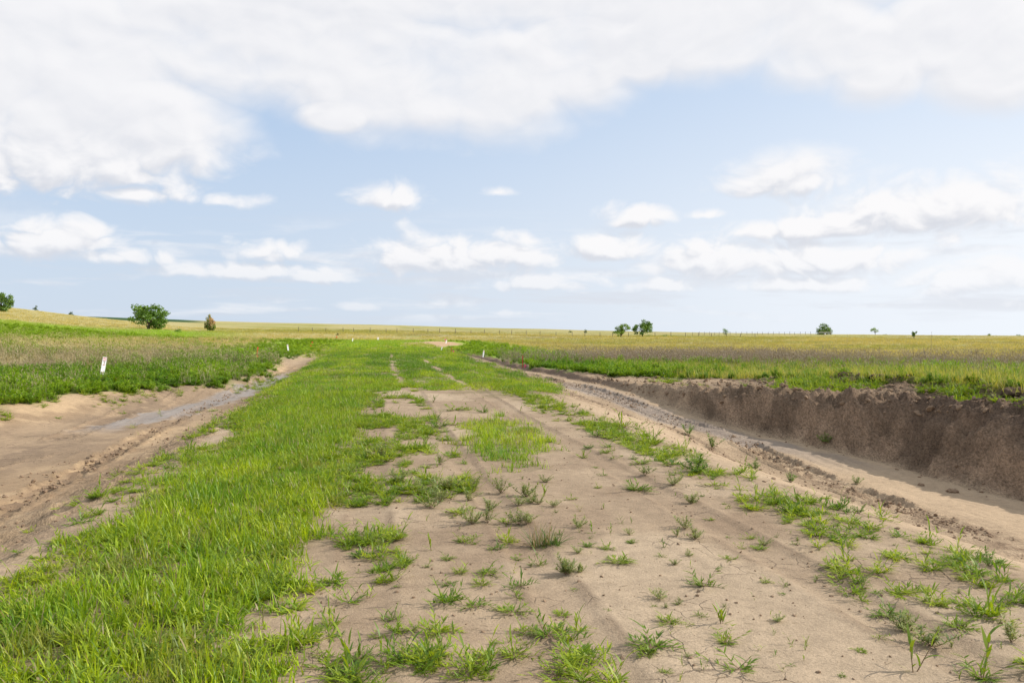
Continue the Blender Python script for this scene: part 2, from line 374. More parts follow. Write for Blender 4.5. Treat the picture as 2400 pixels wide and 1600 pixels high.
def ground_col(X, Y):
    z = zones(X, Y); g = z['g']; r = z['r']
    n = fbm(X/.8, Y/.8, 71, 4); nf = fbm(X/.12, Y/.12, 72, 2); nl = fbm(X/3.5, Y/3.5, 73, 3)
    sand = np.array([0.340, 0.254, 0.168]); moist = np.array([0.241, 0.172, 0.112]); pale = np.array([0.414, 0.320, 0.218])
    c = lerp(np.broadcast_to(sand, X.shape+(3,)).copy(), np.broadcast_to(moist, X.shape+(3,)), np.clip(ss(.48, .68, n)*.55+ss(.5, .7, nl)*.35, 0, 1))
    c = lerp(c, np.broadcast_to(pale, c.shape), ss(.54, .7, fbm(X/1.6+5, Y/2.6, 74, 3))*.7)
    dr = np.clip(g['dr']*1.6, 0, 1)
    # tyre lines pressed into the sand: darker edges
    for c0, wd in ((1.05+0.05*np.sin(Y*.3), .19), (2.85+.06*np.sin(Y*.25+1), .22), (-.1, .21)):
        e = np.abs(np.abs(X-c0)-wd)
        c = lerp(c, np.broadcast_to(np.array([0.176, 0.124, 0.080]), c.shape), (1-ss(.015, .05, e))*ss(.42, .6, fbm(X*0+c0.mean() if hasattr(c0, 'mean') else X*0+c0, Y/.7, 79, 3))*.55*(1-ss(18, 26, Y)))
        c = lerp(c, np.broadcast_to(moist, c.shape), (1-ss(wd*.8, wd, np.abs(X-c0)))*.3*(1-ss(18, 26, Y)))
    # left ditch and shoulder
    ld = ss(-2.6, -3.3, X)
    c = lerp(c, lerp(np.broadcast_to(np.array([0.415, 0.296, 0.177]), c.shape), np.broadcast_to(np.array([0.291, 0.204, 0.123]), c.shape), ss(.42, .62, n)), ld)
    sh = ss(-4.5, -3.7, X)*(1-ss(-2.9, -2.5, X))
    c = lerp(c, np.broadcast_to(np.array([0.298, 0.215, 0.134]), c.shape), sh*np.clip(ss(.4, .6, fbm(X/.5, Y/.9, 75, 3))*.85, 0, 1)*(1-ss(24, 32, Y)))
    # right slope and ditch floor
    c = lerp(c, np.broadcast_to(np.array([0.415, 0.307, 0.199]), c.shape), ss(4.2, 5.2, X)*.8)
    c = lerp(c, np.broadcast_to(np.array([0.311, 0.226, 0.146]), c.shape), bump(X, g['x0']-.5, .9)*ss(.4, .6, n)*.8)
    face = ss(g['xf']-.15, g['xf']+.25, X)*dr
    c = lerp(c, lerp(np.broadcast_to(np.array([.265, .182, .118]), c.shape), np.broadcast_to(np.array([.16, .11, .072]), c.shape), ss(.4, .6, n)), face)  # bank face: browner soil, with its shade also darkened into the colour
    stk = fbm(X/.2+Y*.9, Y/.6-X*1.2, 41, 4, .62)*.6+.4*fbm(X/.09, Y/1.3, 48, 3)
    c = c*(1+face*(X < g['xl']+.1)*(stk-.5)*1.7)[..., None]
    topsoil = np.array([.125, .085, .058])
    lip = bump(X, g['xl']+.05, .42)*ss(19, 15, Y)
    c = lerp(c, np.broadcast_to(np.array([0.240, 0.172, 0.112]), c.shape), ss(g['xl']-.05, g['xl']+.2, X)*np.clip(g['dr']*2+.2, 0, 1)*.8)
    c = lerp(c, np.broadcast_to(topsoil, c.shape), np.clip(lip*1.1+1.0*bump(X, g['xt'], .34)*(X > 0)*(1-ss(60, 75, Y))+.75*(X > g['xl'])*ss(.45, .6, nl)*ss(21, 15, Y), 0, .92))
    c = lerp(c, np.broadcast_to(topsoil*1.3, c.shape), bump(X, g['xf']+.1, .3)*(X > 0)*ss(23, 27, Y)*(1-ss(55, 70, Y))*.9)
    # vegetated ground
    veg = np.array([.15, .125, .055])
    c = lerp(c, np.broadcast_to(veg, c.shape), z['band']*(.35+.65*ss(16, 30, Y)))
    c = lerp(c, np.broadcast_to(np.array([.12, .17, .03]), c.shape), z['band']*ss(30, 45, Y))
    c = lerp(c, np.broadcast_to(veg, c.shape), z['patch']*.4+z['shelf_grass']*.7)
    fc = field_col(X, Y, z)
    fm = np.clip(z['lfield']+z['rfield'], 0, 1)
    c = lerp(c, fc, fm*(.6+.4*ss(24, 40, r)))
    c = lerp(c, fc, ss(66, 80, Y))
    # bare tracks and the stripped patch of soil far down the line
    trk = ss(.45, .8, bump(X, -.5+(Y-68)**2*.004, .42)+.9*bump(X, 1.3-(Y-66)*.03, .3))*ss(65, 69, Y)*(1-ss(82, 88, Y))
    c = lerp(c, np.broadcast_to(np.array([.46, .33, .20]), c.shape), trk*.8)
    pX, pY = X-6.3-(Y-95)*.10, Y-95
    pad = ss(1.1, .8, np.hypot(pX/3.7, pY/18)+(fbm(X/2, Y/4, 77, 3)-.5)*.5)
    c = lerp(c, np.broadcast_to(np.array([.46, .31, .18]), c.shape), pad)
    lt = ss(.9, .5, np.abs(X+5.4-.01*Y)/1.2+(n-.5)*1.2)*ss(40, 46, Y)*(1-ss(70, 80, Y))
    c = lerp(c, np.broadcast_to(np.array([0.336, 0.248, 0.160]), c.shape), lt*.85)
    rt = ss(.9, .5, np.abs(X-5.6)/.55+(n-.5)*1.0)*ss(26, 30, Y)*(1-ss(62, 72, Y))
    c = lerp(c, np.broadcast_to(np.array([0.272, 0.200, 0.132]), c.shape), rt*.9)
    c = c*(0.94+.12*nf)[..., None]
    for c0, wd in ((g['x0']+.15, .38), (-4.62+.25*np.sin(Y*.21), .26), (-6.3+.2*np.sin(Y*.17), .36), (g['x0']-1.25, .3)):
        c = lerp(c, np.broadcast_to(np.array([.19, .13, .083]), c.shape), bump(X, c0, wd)*ss(.40, .58, fbm(X/.14, Y/.16, 78, 2))*ss(6, 9, Y)*(1-ss(28, 40, Y))*.8)
    # wet silt
    cx = np.interp(Y, [14, 19, 25, 31, 42], [-6.4, -5.9, -4.9, -4.2, -3.9])
    w = ss(1.0, .55, np.abs(X-cx)/np.interp(Y, [14, 18, 24, 34, 42], [.3, .7, .75, .4, .2])+(n-.5)*1.3)*ss(14, 17.5, Y)*(1-ss(33, 40, Y))
    cr = g['xf']-1.0
    w2 = ss(1.0, .5, np.abs(X-cr)/.75+(n-.5)*.9)*ss(14, 18, Y)*(1-ss(25, 29, Y))*.8
    w = w*ss(17.5, 19.5, Y)
    damp = ss(1.0, .6, np.abs(X-cx+.4)/1.9+(nl-.5)*.8)*ss(10, 16, Y)*(1-ss(33, 40, Y))
    c = lerp(c, np.broadcast_to(np.array([0.216, 0.160, 0.112]), c.shape), np.clip(damp-w, 0, 1)*.5)
    c = lerp(c, np.broadcast_to(np.array([0.212, 0.176, 0.148]), c.shape), np.clip(w+w2, 0, 1)*.85)
    bare = 1-np.clip(z['band']+fm+z['patch']+ss(66, 80, Y)*(1-pad-trk), 0, 1)
    rough = np.clip(ss(g['xf']-.3, g['xf'], X)*(1-z['rfield'])*np.clip(g['dr']*2, .3, 1)*(X > 0)+sh*.8+.8*bump(X, g['x0'], .8)*(X > 0), 0, 1)*(1-ss(40, 60, r))
    return c, np.clip(w+w2*.6, 0, 1), np.clip(bare, 0, 1), rough

GC, GW, GB, GR = ground_col(GX, GY)
me = bpy.data.meshes.new('ground')
verts = np.stack([GX, GY, GZ], -1).reshape(-1, 3)
idx = np.arange(nx*ny).reshape(ny, nx)
quads = np.stack([idx[:-1, :-1], idx[:-1, 1:], idx[1:, 1:], idx[1:, :-1]], -1).reshape(-1, 4)
me.vertices.add(len(verts)); me.vertices.foreach_set('co', verts.astype(np.float32).ravel())
me.loops.add(quads.size); me.loops.foreach_set('vertex_index', quads.astype(np.int32).ravel())
me.polygons.add(len(quads)); me.polygons.foreach_set('loop_start', np.arange(0, quads.size, 4, dtype=np.int32))
me.update(calc_edges=True)
me.polygons.foreach_set('use_smooth', np.ones(len(quads), bool))
a = me.attributes.new('soil', 'FLOAT_COLOR', 'POINT')
a.data.foreach_set('color', np.concatenate([GC, np.ones(GC.shape[:2]+(1,))], -1).astype(np.float32).ravel())
a = me.attributes.new('wet', 'FLOAT', 'POINT'); a.data.foreach_set('value', GW.astype(np.float32).ravel())
a = me.attributes.new('bare', 'FLOAT', 'POINT'); a.data.foreach_set('value', GB.astype(np.float32).ravel())

a = me.attributes.new('rough', 'FLOAT', 'POINT'); a.data.foreach_set('value', GR.astype(np.float32).ravel())

def new_mat(name):
    m = bpy.data.materials.new(name); m.use_nodes = True
    N = NT(m.node_tree); N.n.clear()
    out = N.node('ShaderNodeOutputMaterial')
    return m, N, out

def attr(N, name, typ='GEOMETRY'):
    n = N.node('ShaderNodeAttribute', attribute_name=name, attribute_type=typ); return n

def ground_mat():
    m, N, out = new_mat('soil_and_turf')
    pos = N.node('ShaderNodeNewGeometry').outputs['Position']
    col = attr(N, 'soil').outputs['Color']; wet = attr(N, 'wet').outputs['Fac']; bare = attr(N, 'bare').outputs['Fac']
    n1 = N.noise(pos, 9, 6, .62); n2 = N.noise(pos, 55, 4, .6); n3 = N.noise(pos, .35, 5, .6)
    n4 = N.noise(N.v('MULTIPLY', pos, (1, .25, 1)), 3.0, 5, .65); n5 = N.noise(pos, 150, 3, .65)
    rg = attr(N, 'rough').outputs['Fac']; nr = N.noise(pos, 5.0, 6, .68, .3); nq = N.noise(N.v('MULTIPLY', pos, (1.6, .8, .8)), 22.0, 5, .7, .4)
    f = N.m('ADD', N.m('MULTIPLY', N.m('SUBTRACT', n1, .5), .65), N.m('MULTIPLY', N.m('SUBTRACT', n2, .5), .75))
    f = N.m('ADD', f, N.m('MULTIPLY', N.m('SUBTRACT', n3, .5), .35))
    f = N.m('ADD', N.m('ADD', f, N.m('MULTIPLY', N.m('SUBTRACT', n4, .5), .35)), 1.0)
    f = N.m('ADD', f, N.m('MULTIPLY', N.m('SUBTRACT', n5, .5), .55))
    f = N.m('ADD', f, N.m('MULTIPLY', N.m('MULTIPLY', N.m('SUBTRACT', nq, .5), rg), 2.8))
    c = N.v('SCALE', col, scale=N.m('MAXIMUM', f, .2))
    # dark specks of crumbled soil and plant litter on the bare sand
    sp = N.smooth(N.noise(pos, 24, 3, .7), .66, .74)
    c = N.mix(N.m('MULTIPLY', N.m('MULTIPLY', sp, bare), .45), c, (.16, .11, .07))
    # drying cracks
    vo = N.node('ShaderNodeTexVoronoi', feature='DISTANCE_TO_EDGE'); N.put(vo.inputs['Vector'], N.v('ADD', pos, N.v('SCALE', N.comb(n1, n2, 0.0), scale=.05)))
    vo.inputs['Scale'].default_value = 5.5
    cm = N.smooth(N.noise(pos, .9, 2, .5), .55, .62)
    ck = N.m('MULTIPLY', N.m('MULTIPLY', N.smooth(vo.outputs['Distance'], .0, .028, 1.0, 0.0), cm), bare)
    c = N.mix(N.m('MULTIPLY', ck, .55), c, (.09, .063, .045))
    bs = N.node('ShaderNodeBsdfPrincipled')
    N.put(bs.inputs['Base Color'], c)
    N.put(bs.inputs['Roughness'], N.m('SUBTRACT', .95, N.m('MULTIPLY', wet, .52)))
    N.put(bs.inputs['Specular IOR Level'], N.m('ADD', .15, N.m('MULTIPLY', wet, .4)))
    b = N.node('ShaderNodeBump'); b.inputs['Strength'].default_value = .55; b.inputs['Distance'].default_value = .03
    hgt = N.m('ADD', N.m('ADD', N.m('MULTIPLY', n1, .5), N.m('MULTIPLY', n2, .45)), N.m('MULTIPLY', n5, .2))
    hgt = N.m('SUBTRACT', hgt, N.m('MULTIPLY', ck, .6))
    hgt = N.m('ADD', hgt, N.m('MULTIPLY', N.m('ADD', N.m('MULTIPLY', nr, 4.0), N.m('MULTIPLY', nq, 4.0)), rg))
    hgt = N.m('MULTIPLY', hgt, N.m('SUBTRACT', 1.0, N.m('MULTIPLY', wet, .8)))
    N.put(b.inputs['Height'], hgt); N.put(bs.inputs['Normal'], b.outputs[0])
    N.l.new(bs.outputs[0], out.inputs[0])
    return m

me.materials.append(ground_mat())
ground = bpy.data.objects.new('ground', me); COL.objects.link(ground)
ground['kind'] = 'structure'; ground['label'] = 'sandy graded road, ditches and open prairie out to the horizon'; ground['category'] = 'ground'

# ------------------------------------------------------------------ materials for plants and made things
def leaf_mat(name, mode, transl=.35, ramp=((.62, .72, .70), (1.32, 1.18, .85)), rough=.5, dry=.0, gloss=.025):
    m, N, out = new_mat(name)
    if mode == 'inst': tint = attr(N, 'tint', 'INSTANCER').outputs['Color']
    elif mode == 'obj': tint = N.node('ShaderNodeObjectInfo').outputs['Color']
    else: tint = None
    rv = attr(N, 'rnd').outputs['Fac']
    mul = N.mix(rv, ramp[0], ramp[1])
    c = N.mix(1.0, tint if tint is not None else mode, mul, 'MULTIPLY')
    if dry > 0: c = N.mix(N.smooth(rv, 1-dry-.01, 1-dry+.01), c, (.36, .29, .15))
    df = N.node('ShaderNodeBsdfDiffuse'); N.put(df.inputs[0], c)
    tr = N.node('ShaderNodeBsdfTranslucent'); N.put(tr.inputs[0], N.mix(1.0, c, (1.25, 1.2, .55), 'MULTIPLY'))
    mx = N.node('ShaderNodeMixShader'); mx.inputs[0].default_value = transl
    N.l.new(df.outputs[0], mx.inputs[1]); N.l.new(tr.outputs[0], mx.inputs[2])
    gl = N.node('ShaderNodeBsdfGlossy'); gl.inputs['Roughness'].default_value = rough; gl.inputs[0].default_value = (1, 1, 1, 1)
    mg = N.node('ShaderNodeMixShader'); mg.inputs[0].default_value = gloss
    N.l.new(mx.outputs[0], mg.inputs[1]); N.l.new(gl.outputs[0], mg.inputs[2])
    N.l.new(mg.outputs[0], out.inputs[0])
    return m

def plain_mat(name, col, rough=.6, var=.25, scale=20, spec=.3):
    m, N, out = new_mat(name)
    tcn = N.node('ShaderNodeTexCoord').outputs['Object']
    n = N.noise(tcn, scale, 4, .6)
    c = N.v('SCALE', N.comb(*col), scale=N.m('ADD', 1-var/2, N.m('MULTIPLY', n, var)))
    bs = N.node('ShaderNodeBsdfPrincipled'); N.put(bs.inputs['Base Color'], c)
    bs.inputs['Roughness'].default_value = rough; bs.inputs['Specular IOR Level'].default_value = spec
    N.l.new(bs.outputs[0], out.inputs[0]); return m

M_INST = leaf_mat('grass_blades', 'inst', .42, ((.5, .62, .7), (1.5, 1.32, .85)), dry=.045)
M_INST_DRY = leaf_mat('dry_stems', 'inst', .2, ((.7, .7, .7), (1.3, 1.28, 1.2)))
M_OBJ = leaf_mat('plant_leaves', 'obj', .35, dry=.03)
M_STEM = plain_mat('grass_stem', (.23, .15, .085), .7)
M_CLOD = plain_mat('clod_soil', (.25, .175, .115), .95, .5, 30, .1)
M_DARKCLOD = plain_mat('topsoil_clod', (.12, .083, .057), .95, .5, 14, .1)
M_WHITE = plain_mat('white_plastic', (.80, .80, .80), .45, .05, 5)
M_RED = plain_mat('red_print', (.62, .05, .05), .5, .1, 5)
M_INK = plain_mat('dark_print', (.35, .12, .14), .5, .1, 5)
M_ORANGE = plain_mat('orange_plastic', (.85, .13, .06), .5, .1, 5)
M_PINK = plain_mat('pink_plastic', (.90, .14, .28), .5, .1, 5)
M_WIRE = plain_mat('steel_wire', (.35, .35, .34), .4, .2, 5)
M_POST = plain_mat('weathered_post', (.16, .13, .10), .85, .4, 9)
M_RAIL = plain_mat('weathered_rail', (.66, .62, .57), .7, .3, 4)
M_BARK = plain_mat('bark', (.13, .10, .075), .9, .4, 6)

class MB:
    def __init__(s): s.v = []; s.f = []; s.r = []
    def blade(s, base, yaw, length, width, lean, droop, nseg=4, r=.5, shape=0, twist=0.0):
        """curved ribbon; lean is the start angle from vertical, droop is added along it"""
        i0 = len(s.v); p = Vector(base); ang = lean
        side0 = Vector((-math.sin(yaw), math.cos(yaw), 0)); fw = Vector((math.cos(yaw), math.sin(yaw), 0))
        for k in range(nseg+1):
            t = k/nseg
            w = width*((1-t)**.7 if shape == 0 else math.sin(math.pi*(.12+.88*t)**.75)*.98+.02)
            d = fw*math.sin(ang) + Vector((0, 0, 1))*math.cos(ang)
            side = (side0*math.cos(twist*t) + fw.cross(side0).normalized()*math.sin(twist*t))
            if k == nseg: s.v.append(tuple(p)); s.r.append(r)
            else:
                s.v.append(tuple(p-side*w*.5)); s.v.append(tuple(p+side*w*.5)); s.r += [r, r]
            p = p + d*(length/nseg); ang += droop/nseg
        for k in range(nseg-1):
            a = i0+2*k; s.f.append((a, a+1, a+3, a+2))
        a = i0+2*(nseg-1); s.f.append((a, a+1, a+2))
        return p
    def tube(s, pts, radii, n=5, r=.5, cap=True):
        i0 = len(s.v); m = len(pts)
        for k, (p, q) in enumerate(zip(pts, radii)):
            p = Vector(p)
            t = (Vector(pts[min(k+1, m-1)])-Vector(pts[max(k-1, 0)])).normalized()
            a = t.orthogonal().normalized(); b = t.cross(a)
            for j in range(n):
                th = 2*math.pi*j/n
                s.v.append(tuple(p+(a*math.cos(th)+b*math.sin(th))*q)); s.r.append(r)
        for k in range(m-1):
            for j in range(n):
                s.f.append((i0+k*n+j, i0+k*n+(j+1) % n, i0+(k+1)*n+(j+1) % n, i0+(k+1)*n+j))
        if cap:
            s.f.append(tuple(i0+(m-1)*n+j for j in range(n))); s.f.append(tuple(i0+j for j in reversed(range(n))))
    def box(s, c, sz, r=.5):
        i0 = len(s.v)
        for dx in (-.5, .5):
            for dy in (-.5, .5):
                for dz in (-.5, .5): s.v.append((c[0]+dx*sz[0], c[1]+dy*sz[1], c[2]+dz*sz[2])); s.r.append(r)
        for q in ((0, 1, 3, 2), (4, 6, 7, 5), (0, 4, 5, 1), (2, 3, 7, 6), (0, 2, 6, 4), (1, 5, 7, 3)): s.f.append(tuple(i0+k for k in q))
    def leafquad(s, p, n, size, r, asp=1.6):
        i0 = len(s.v); n = n.normalized(); a = n.orthogonal().normalized()
        a.rotate(Matrix.Rotation(random.random()*6.28, 3, n)); b = n.cross(a)
        for q in (-a*asp*.5, b*.5, a*asp*.5, -b*.5): s.v.append(tuple(p+q*size)); s.r.append(r)
        s.f.append((i0, i0+1, i0+2, i0+3))
    def mesh(s, name, mat, smooth=False):
        m = bpy.data.meshes.new(name); m.from_pydata(s.v, [], s.f); m.materials.append(mat)
        a = m.attributes.new('rnd', 'FLOAT', 'POINT'); a.data.foreach_set('value', np.array(s.r, np.float32))
        if smooth: m.polygons.foreach_set('use_smooth', np.ones(len(m.polygons), bool))
        m.update(); return m

def add(name, data, parent=None, loc=None):
    o = bpy.data.objects.new(name, data); COL.objects.link(o)
    if parent is not None: o.parent = parent
    if loc is not None: o.location = loc
    return o

def tag(o, label, cat, group=None, kind=None):
    o['label'] = label; o['category'] = cat
    if group: o['group'] = group
    if kind: o['kind'] = kind
    return o

U = random.uniform
# ------------------------------------------------------------------ plant shapes
def p_tuft(seed, n=16, L=(.10, .24), w=.007, spread=.06, lean=.55, droop=.9, heads=0):
    random.seed(seed); b = MB()
    for i in range(n):
        a = U(0, 6.283); rr = spread*math.sqrt(random.random())
        ya = U(0, 6.283)
        b.blade((rr*math.cos(a), rr*math.sin(a), -.01), ya, U(*L), w*U(.7, 1.3), abs(random.gauss(0, lean)), U(0, droop), 4, random.random(), 0, U(-1.2, 1.2))
    for i in range(heads):
        ya = U(0, 6.283); Lh = L[1]*U(1.0, 1.5)
        p = b.blade((U(-spread, spread), U(-spread, spread), 0), ya, Lh, w*.35, U(0, .35), U(0, .4), 4, .8)
        b.blade(tuple(p-Vector((0, 0, .01))), ya, .05, .008, U(.1, .6), .5, 3, .97, 1)
    return b

def p_crab(seed, R=.16, n=11, up=1):
    """low clump: stems spreading over the ground with short broad blades, a few upright shoots; returns leaves, stems"""
    random.seed(seed); lf = MB(); st = MB()
    bias = U(0, 6.283); ecc = U(0, .55)
    for i in range(n):
        ya = 6.283*i/n + U(-.5, .5); L = R*U(.35, 1.1)*(1+ecc*math.cos(ya-bias)); el = U(.06, .55)
        pts = []; p = Vector((0, 0, .004)); ang = el; k = 4
        for j in range(k+1):
            pts.append(tuple(p)); t = j/k
            p = p + Vector((math.cos(ya)*math.cos(ang), math.sin(ya)*math.cos(ang), math.sin(ang)))*(L/k); ang += U(-.15, .22)
        st.tube(pts, [.0024*(1-.5*j/k) for j in range(k+1)], 4, cap=False)
        for j in range(1, k+1):
            for q in range(2 if j < k else 3):
                lf.blade(pts[j], ya+U(-1.3, 1.3), R*U(.28, .58), R*.062*U(.8, 1.3), U(.65, 1.45), U(-.1, .9), 4, random.random()*.95, 1, U(-.7, .7))
    for i in range(up):
        ya = U(0, 6.283); L = R*U(.7, 1.3); pts = []; p = Vector((U(-.02, .02), U(-.02, .02), 0)); ang = U(.9, 1.35); k = 4
        for j in range(k+1):
            pts.append(tuple(p)); p = p + Vector((math.cos(ya)*math.cos(ang), math.sin(ya)*math.cos(ang), math.sin(ang)))*(L/k)
        st.tube(pts, [.0026*(1-.5*j/k) for j in range(k+1)], 4, cap=False)
        for j in range(1, k+1):
            lf.blade(pts[j], ya+math.pi*(j % 2)+U(-.5, .5), R*U(.5, .95), R*.075*U(.8, 1.2), U(.25, .8), U(.3, 1.1), 5, random.random()*.9, 1, U(-.4, .4))
    return lf, st

def p_shoot(seed, H=.16):
    """single upright shoot with a few long blades"""
    random.seed(seed); lf = MB(); st = MB()
    for i in range(random.choice((1, 1, 2, 3))):
        ya = U(0, 6.283); pts = []; p = Vector((U(-.012, .012), U(-.012, .012), -.004)); ang = U(.85, 1.4); L = H*U(.5, .8); k = 4
        for j in range(k+1):
            pts.append(tuple(p)); p = p + Vector((math.cos(ya)*math.cos(ang), math.sin(ya)*math.cos(ang), math.sin(ang)))*(L/k)
        st.tube(pts, [.0022*(1-.5*j/k) for j in range(k+1)], 4, cap=False)
        for j in range(1, k+1):
            lf.blade(pts[j], ya+math.pi*(j % 2)+U(-.6, .6), H*U(.35, .7), H*.065*U(.8, 1.2), U(.2, .9), U(.2, 1.2), 5, random.random()*.9, 1, U(-.4, .4))
    for i in range(random.randint(1, 4)):
        lf.blade((U(-.01, .01), U(-.01, .01), 0), U(0, 6.28), H*U(.3, .5), H*.05, U(.7, 1.4), U(0, .6), 4, random.random()*.9, 1)
    return lf, st

def p_weed(seed, H=.17, n=8):
    """branching narrow-leaved weed, dusty"""
    random.seed(seed); lf = MB(); st = MB()
    for i in range(n):
        ya = 6.283*i/n+U(-.4, .4); pts = []; p = Vector((0, 0, -.004)); ang = U(.55, 1.45); L = H*U(.6, 1.05); k = 7
        for j in range(k+1):
            pts.append(tuple(p)); p = p + Vector((math.cos(ya)*math.cos(ang), math.sin(ya)*math.cos(ang), math.sin(ang)))*(L/k); ang += U(-.12, .16)
        st.tube(pts, [.0020*(1-.6*j/k) for j in range(k+1)], 4, cap=False)
        for j in range(2, k+1):
            for q in range(6):
                lf.blade(pts[j], U(0, 6.283), H*U(.15, .30), H*.035*U(.8, 1.3), U(.5, 1.7), U(-.3, .7), 3, random.random()*.95, 1, U(-.6, .6))
    return lf, st

def p_feather(seed, H=.4, n=9):
    """bushy field weed as one mesh"""
    random.seed(seed); b = MB()
    for i in range(n):
        ya = U(0, 6.283); p0 = Vector((U(-.12, .12)*H*2, U(-.12, .12)*H*2, 0)); L = H*U(.5, 1.05); ln = U(0, .5)
        for j in range(9):
            t = (j+1)/9; p = p0 + Vector((math.cos(ya)*math.sin(ln), math.sin(ya)*math.sin(ln), math.cos(ln)))*L*t
            for q in range(3):
                b.blade(tuple(p), U(0, 6.283), H*U(.14, .3)*(1.15-.5*t), H*.05, U(.4, 1.4), U(-.2, .6), 2, random.random(), 1)
    return b

def p_dry(seed, H=.7, n=22, spread=.25):
    random.seed(seed); b = MB()
    for i in range(n):
        a = U(0, 6.283); rr = spread*math.sqrt(random.random())
        p = b.blade((rr*math.cos(a), rr*math.sin(a), -.02), U(0, 6.283), H*U(.55, 1.05), H*.010, abs(random.gauss(0, .16)), U(0, .35), 3, random.random()*.9)
        if random.random() < .6:
            for q in range(3): b.blade(tuple(p-Vector((0, 0, H*.06*q))), U(0, 6.283), H*.12, H*.018, U(.1, .7), .3, 2, U(.5, 1), 1)
    return b

def p_prairie(seed, H=.45, n=26, spread=.28):
    random.seed(seed); b = MB()
    for i in range(n):
        a = U(0, 6.283); rr = spread*math.sqrt(random.random())
        b.blade((rr*math.cos(a), rr*math.sin(a), -.02), U(0, 6.283), H*U(.5, 1.1), H*.022, abs(random.gauss(0, .35)), U(0, .9), 3, random.random())
    return b

def p_clod(seed, n=7, m=5):
    r = rng(seed); b = MB()
    fac = 1+.45*(r.random((m+1, n))-.5)
    for i in range(m+1):
        th = math.pi*i/m
        for j in range(n):
            ph = 2*math.pi*j/n; q = fac[i, j] if 0 < i < m else fac[i, 0]
            b.v.append((math.sin(th)*math.cos(ph)*q, math.sin(th)*math.sin(ph)*q*.85, math.cos(th)*q*.62)); b.r.append(.5)
    for i in range(m):
        for j in range(n): b.f.append((i*n+j, (i+1)*n+j, (i+1)*n+(j+1) % n, i*n+(j+1) % n))
    return b

# ------------------------------------------------------------------ scattering of uncountable growth
def proto_coll(name, builders, mat):
    c = bpy.data.collections.new(name)
    for i, b in enumerate(builders):
        o = bpy.data.objects.new('%s_%02d' % (name, i), b.mesh(name, mat)); c.objects.link(o)
    return c

def scatter(name, coll, pts, rot, scl, tint, label, cat):
    n = len(pts); m = bpy.data.meshes.new(name)
    m.vertices.add(n); m.vertices.foreach_set('co', pts.astype(np.float32).ravel())
    for nm, typ, key, arr in (('rot', 'FLOAT_VECTOR', 'vector', rot), ('scl', 'FLOAT_VECTOR', 'vector', scl)):
        a = m.attributes.new(nm, typ, 'POINT'); a.data.foreach_set(key, arr.astype(np.float32).ravel())
    a = m.attributes.new('tint', 'FLOAT_COLOR', 'POINT')
    a.data.foreach_set('color', np.concatenate([tint, np.ones((n, 1))], 1).astype(np.float32).ravel())
    a = m.attributes.new('pick', 'INT', 'POINT'); a.data.foreach_set('value', (np.arange(n)*7919 % 9973 % len(coll.objects)).astype(np.int32))
    o = add(name, m)
    g = bpy.data.node_groups.new(name+'_nodes', 'GeometryNodeTree')
    g.interface.new_socket('Geometry', in_out='INPUT', socket_type='NodeSocketGeometry')
    g.interface.new_socket('Geometry', in_out='OUTPUT', socket_type='NodeSocketGeometry')
    N = NT(g); gi = N.node('NodeGroupInput'); go = N.node('NodeGroupOutput')
    ci = N.node('GeometryNodeCollectionInfo'); ci.inputs[0].default_value = coll
    ci.inputs['Separate Children'].default_value = True; ci.inputs['Reset Children'].default_value = True
    ip = N.node('GeometryNodeInstanceOnPoints')
    N.l.new(gi.outputs[0], ip.inputs['Points']); N.l.new(ci.outputs[0], ip.inputs['Instance'])
    ip.inputs['Pick Instance'].default_value = True
    def na(nm, typ):
        q = N.node('GeometryNodeInputNamedAttribute', data_type=typ); q.inputs['Name'].default_value = nm; return q.outputs['Attribute']
    N.l.new(na('pick', 'INT'), ip.inputs['Instance Index'])
    e2r = N.node('FunctionNodeEulerToRotation'); N.l.new(na('rot', 'FLOAT_VECTOR'), e2r.inputs[0])
    N.l.new(e2r.outputs[0], ip.inputs['Rotation']); N.l.new(na('scl', 'FLOAT_VECTOR'), ip.inputs['Scale'])
    N.l.new(ip.outputs[0], go.inputs[0])
    md = o.modifiers.new('scatter', 'NODES'); md.node_group = g
    return tag(o, label, cat, kind='stuff')

def rotscl(R, n, tilt, s, sz=None):
    rot = np.stack([R.normal(0, tilt, n), R.normal(0, tilt, n), R.random(n)*6.283], 1)
    sz = s if sz is None else sz
    return rot, np.stack([s, s, sz], 1)

C_TUFT = proto_coll('tuft', [p_tuft(100+i, 11, (.06, .18), .0125, .085, .9, 1.2, heads=(1 if i == 0 else 0)) for i in range(10)], M_INST)
C_BUSHY = proto_coll('leafy', [p_feather(200+i, .4, 9) for i in range(6)], M_INST)
C_DRY = proto_coll('dry', [p_dry(300+i) for i in range(6)], M_INST_DRY)
C_PRAI = proto_coll('prairie', [p_prairie(400+i) for i in range(6)], M_INST)
C_CRUMB = proto_coll('crumb', [p_clod(500+i) for i in range(5)], M_CLOD)
crab_l = [p_crab(600+i, .16, (10, 6, 13, 8, 5, 11, 15)[i % 7], (0, 1, 2, 1, 3)[i % 5]) for i in range(14)]
def joined(pair):
    b = MB(); 
    for q in pair:
        o = len(b.v); b.v += q.v; b.r += q.r; b.f += [tuple(k+o for k in f) for f in q.f]
    return b
C_CRAB = proto_coll('crab', [joined(p) for p in crab_l[:9]], M_INST)

def keep(R, mask): return R.random(len(mask)) < mask

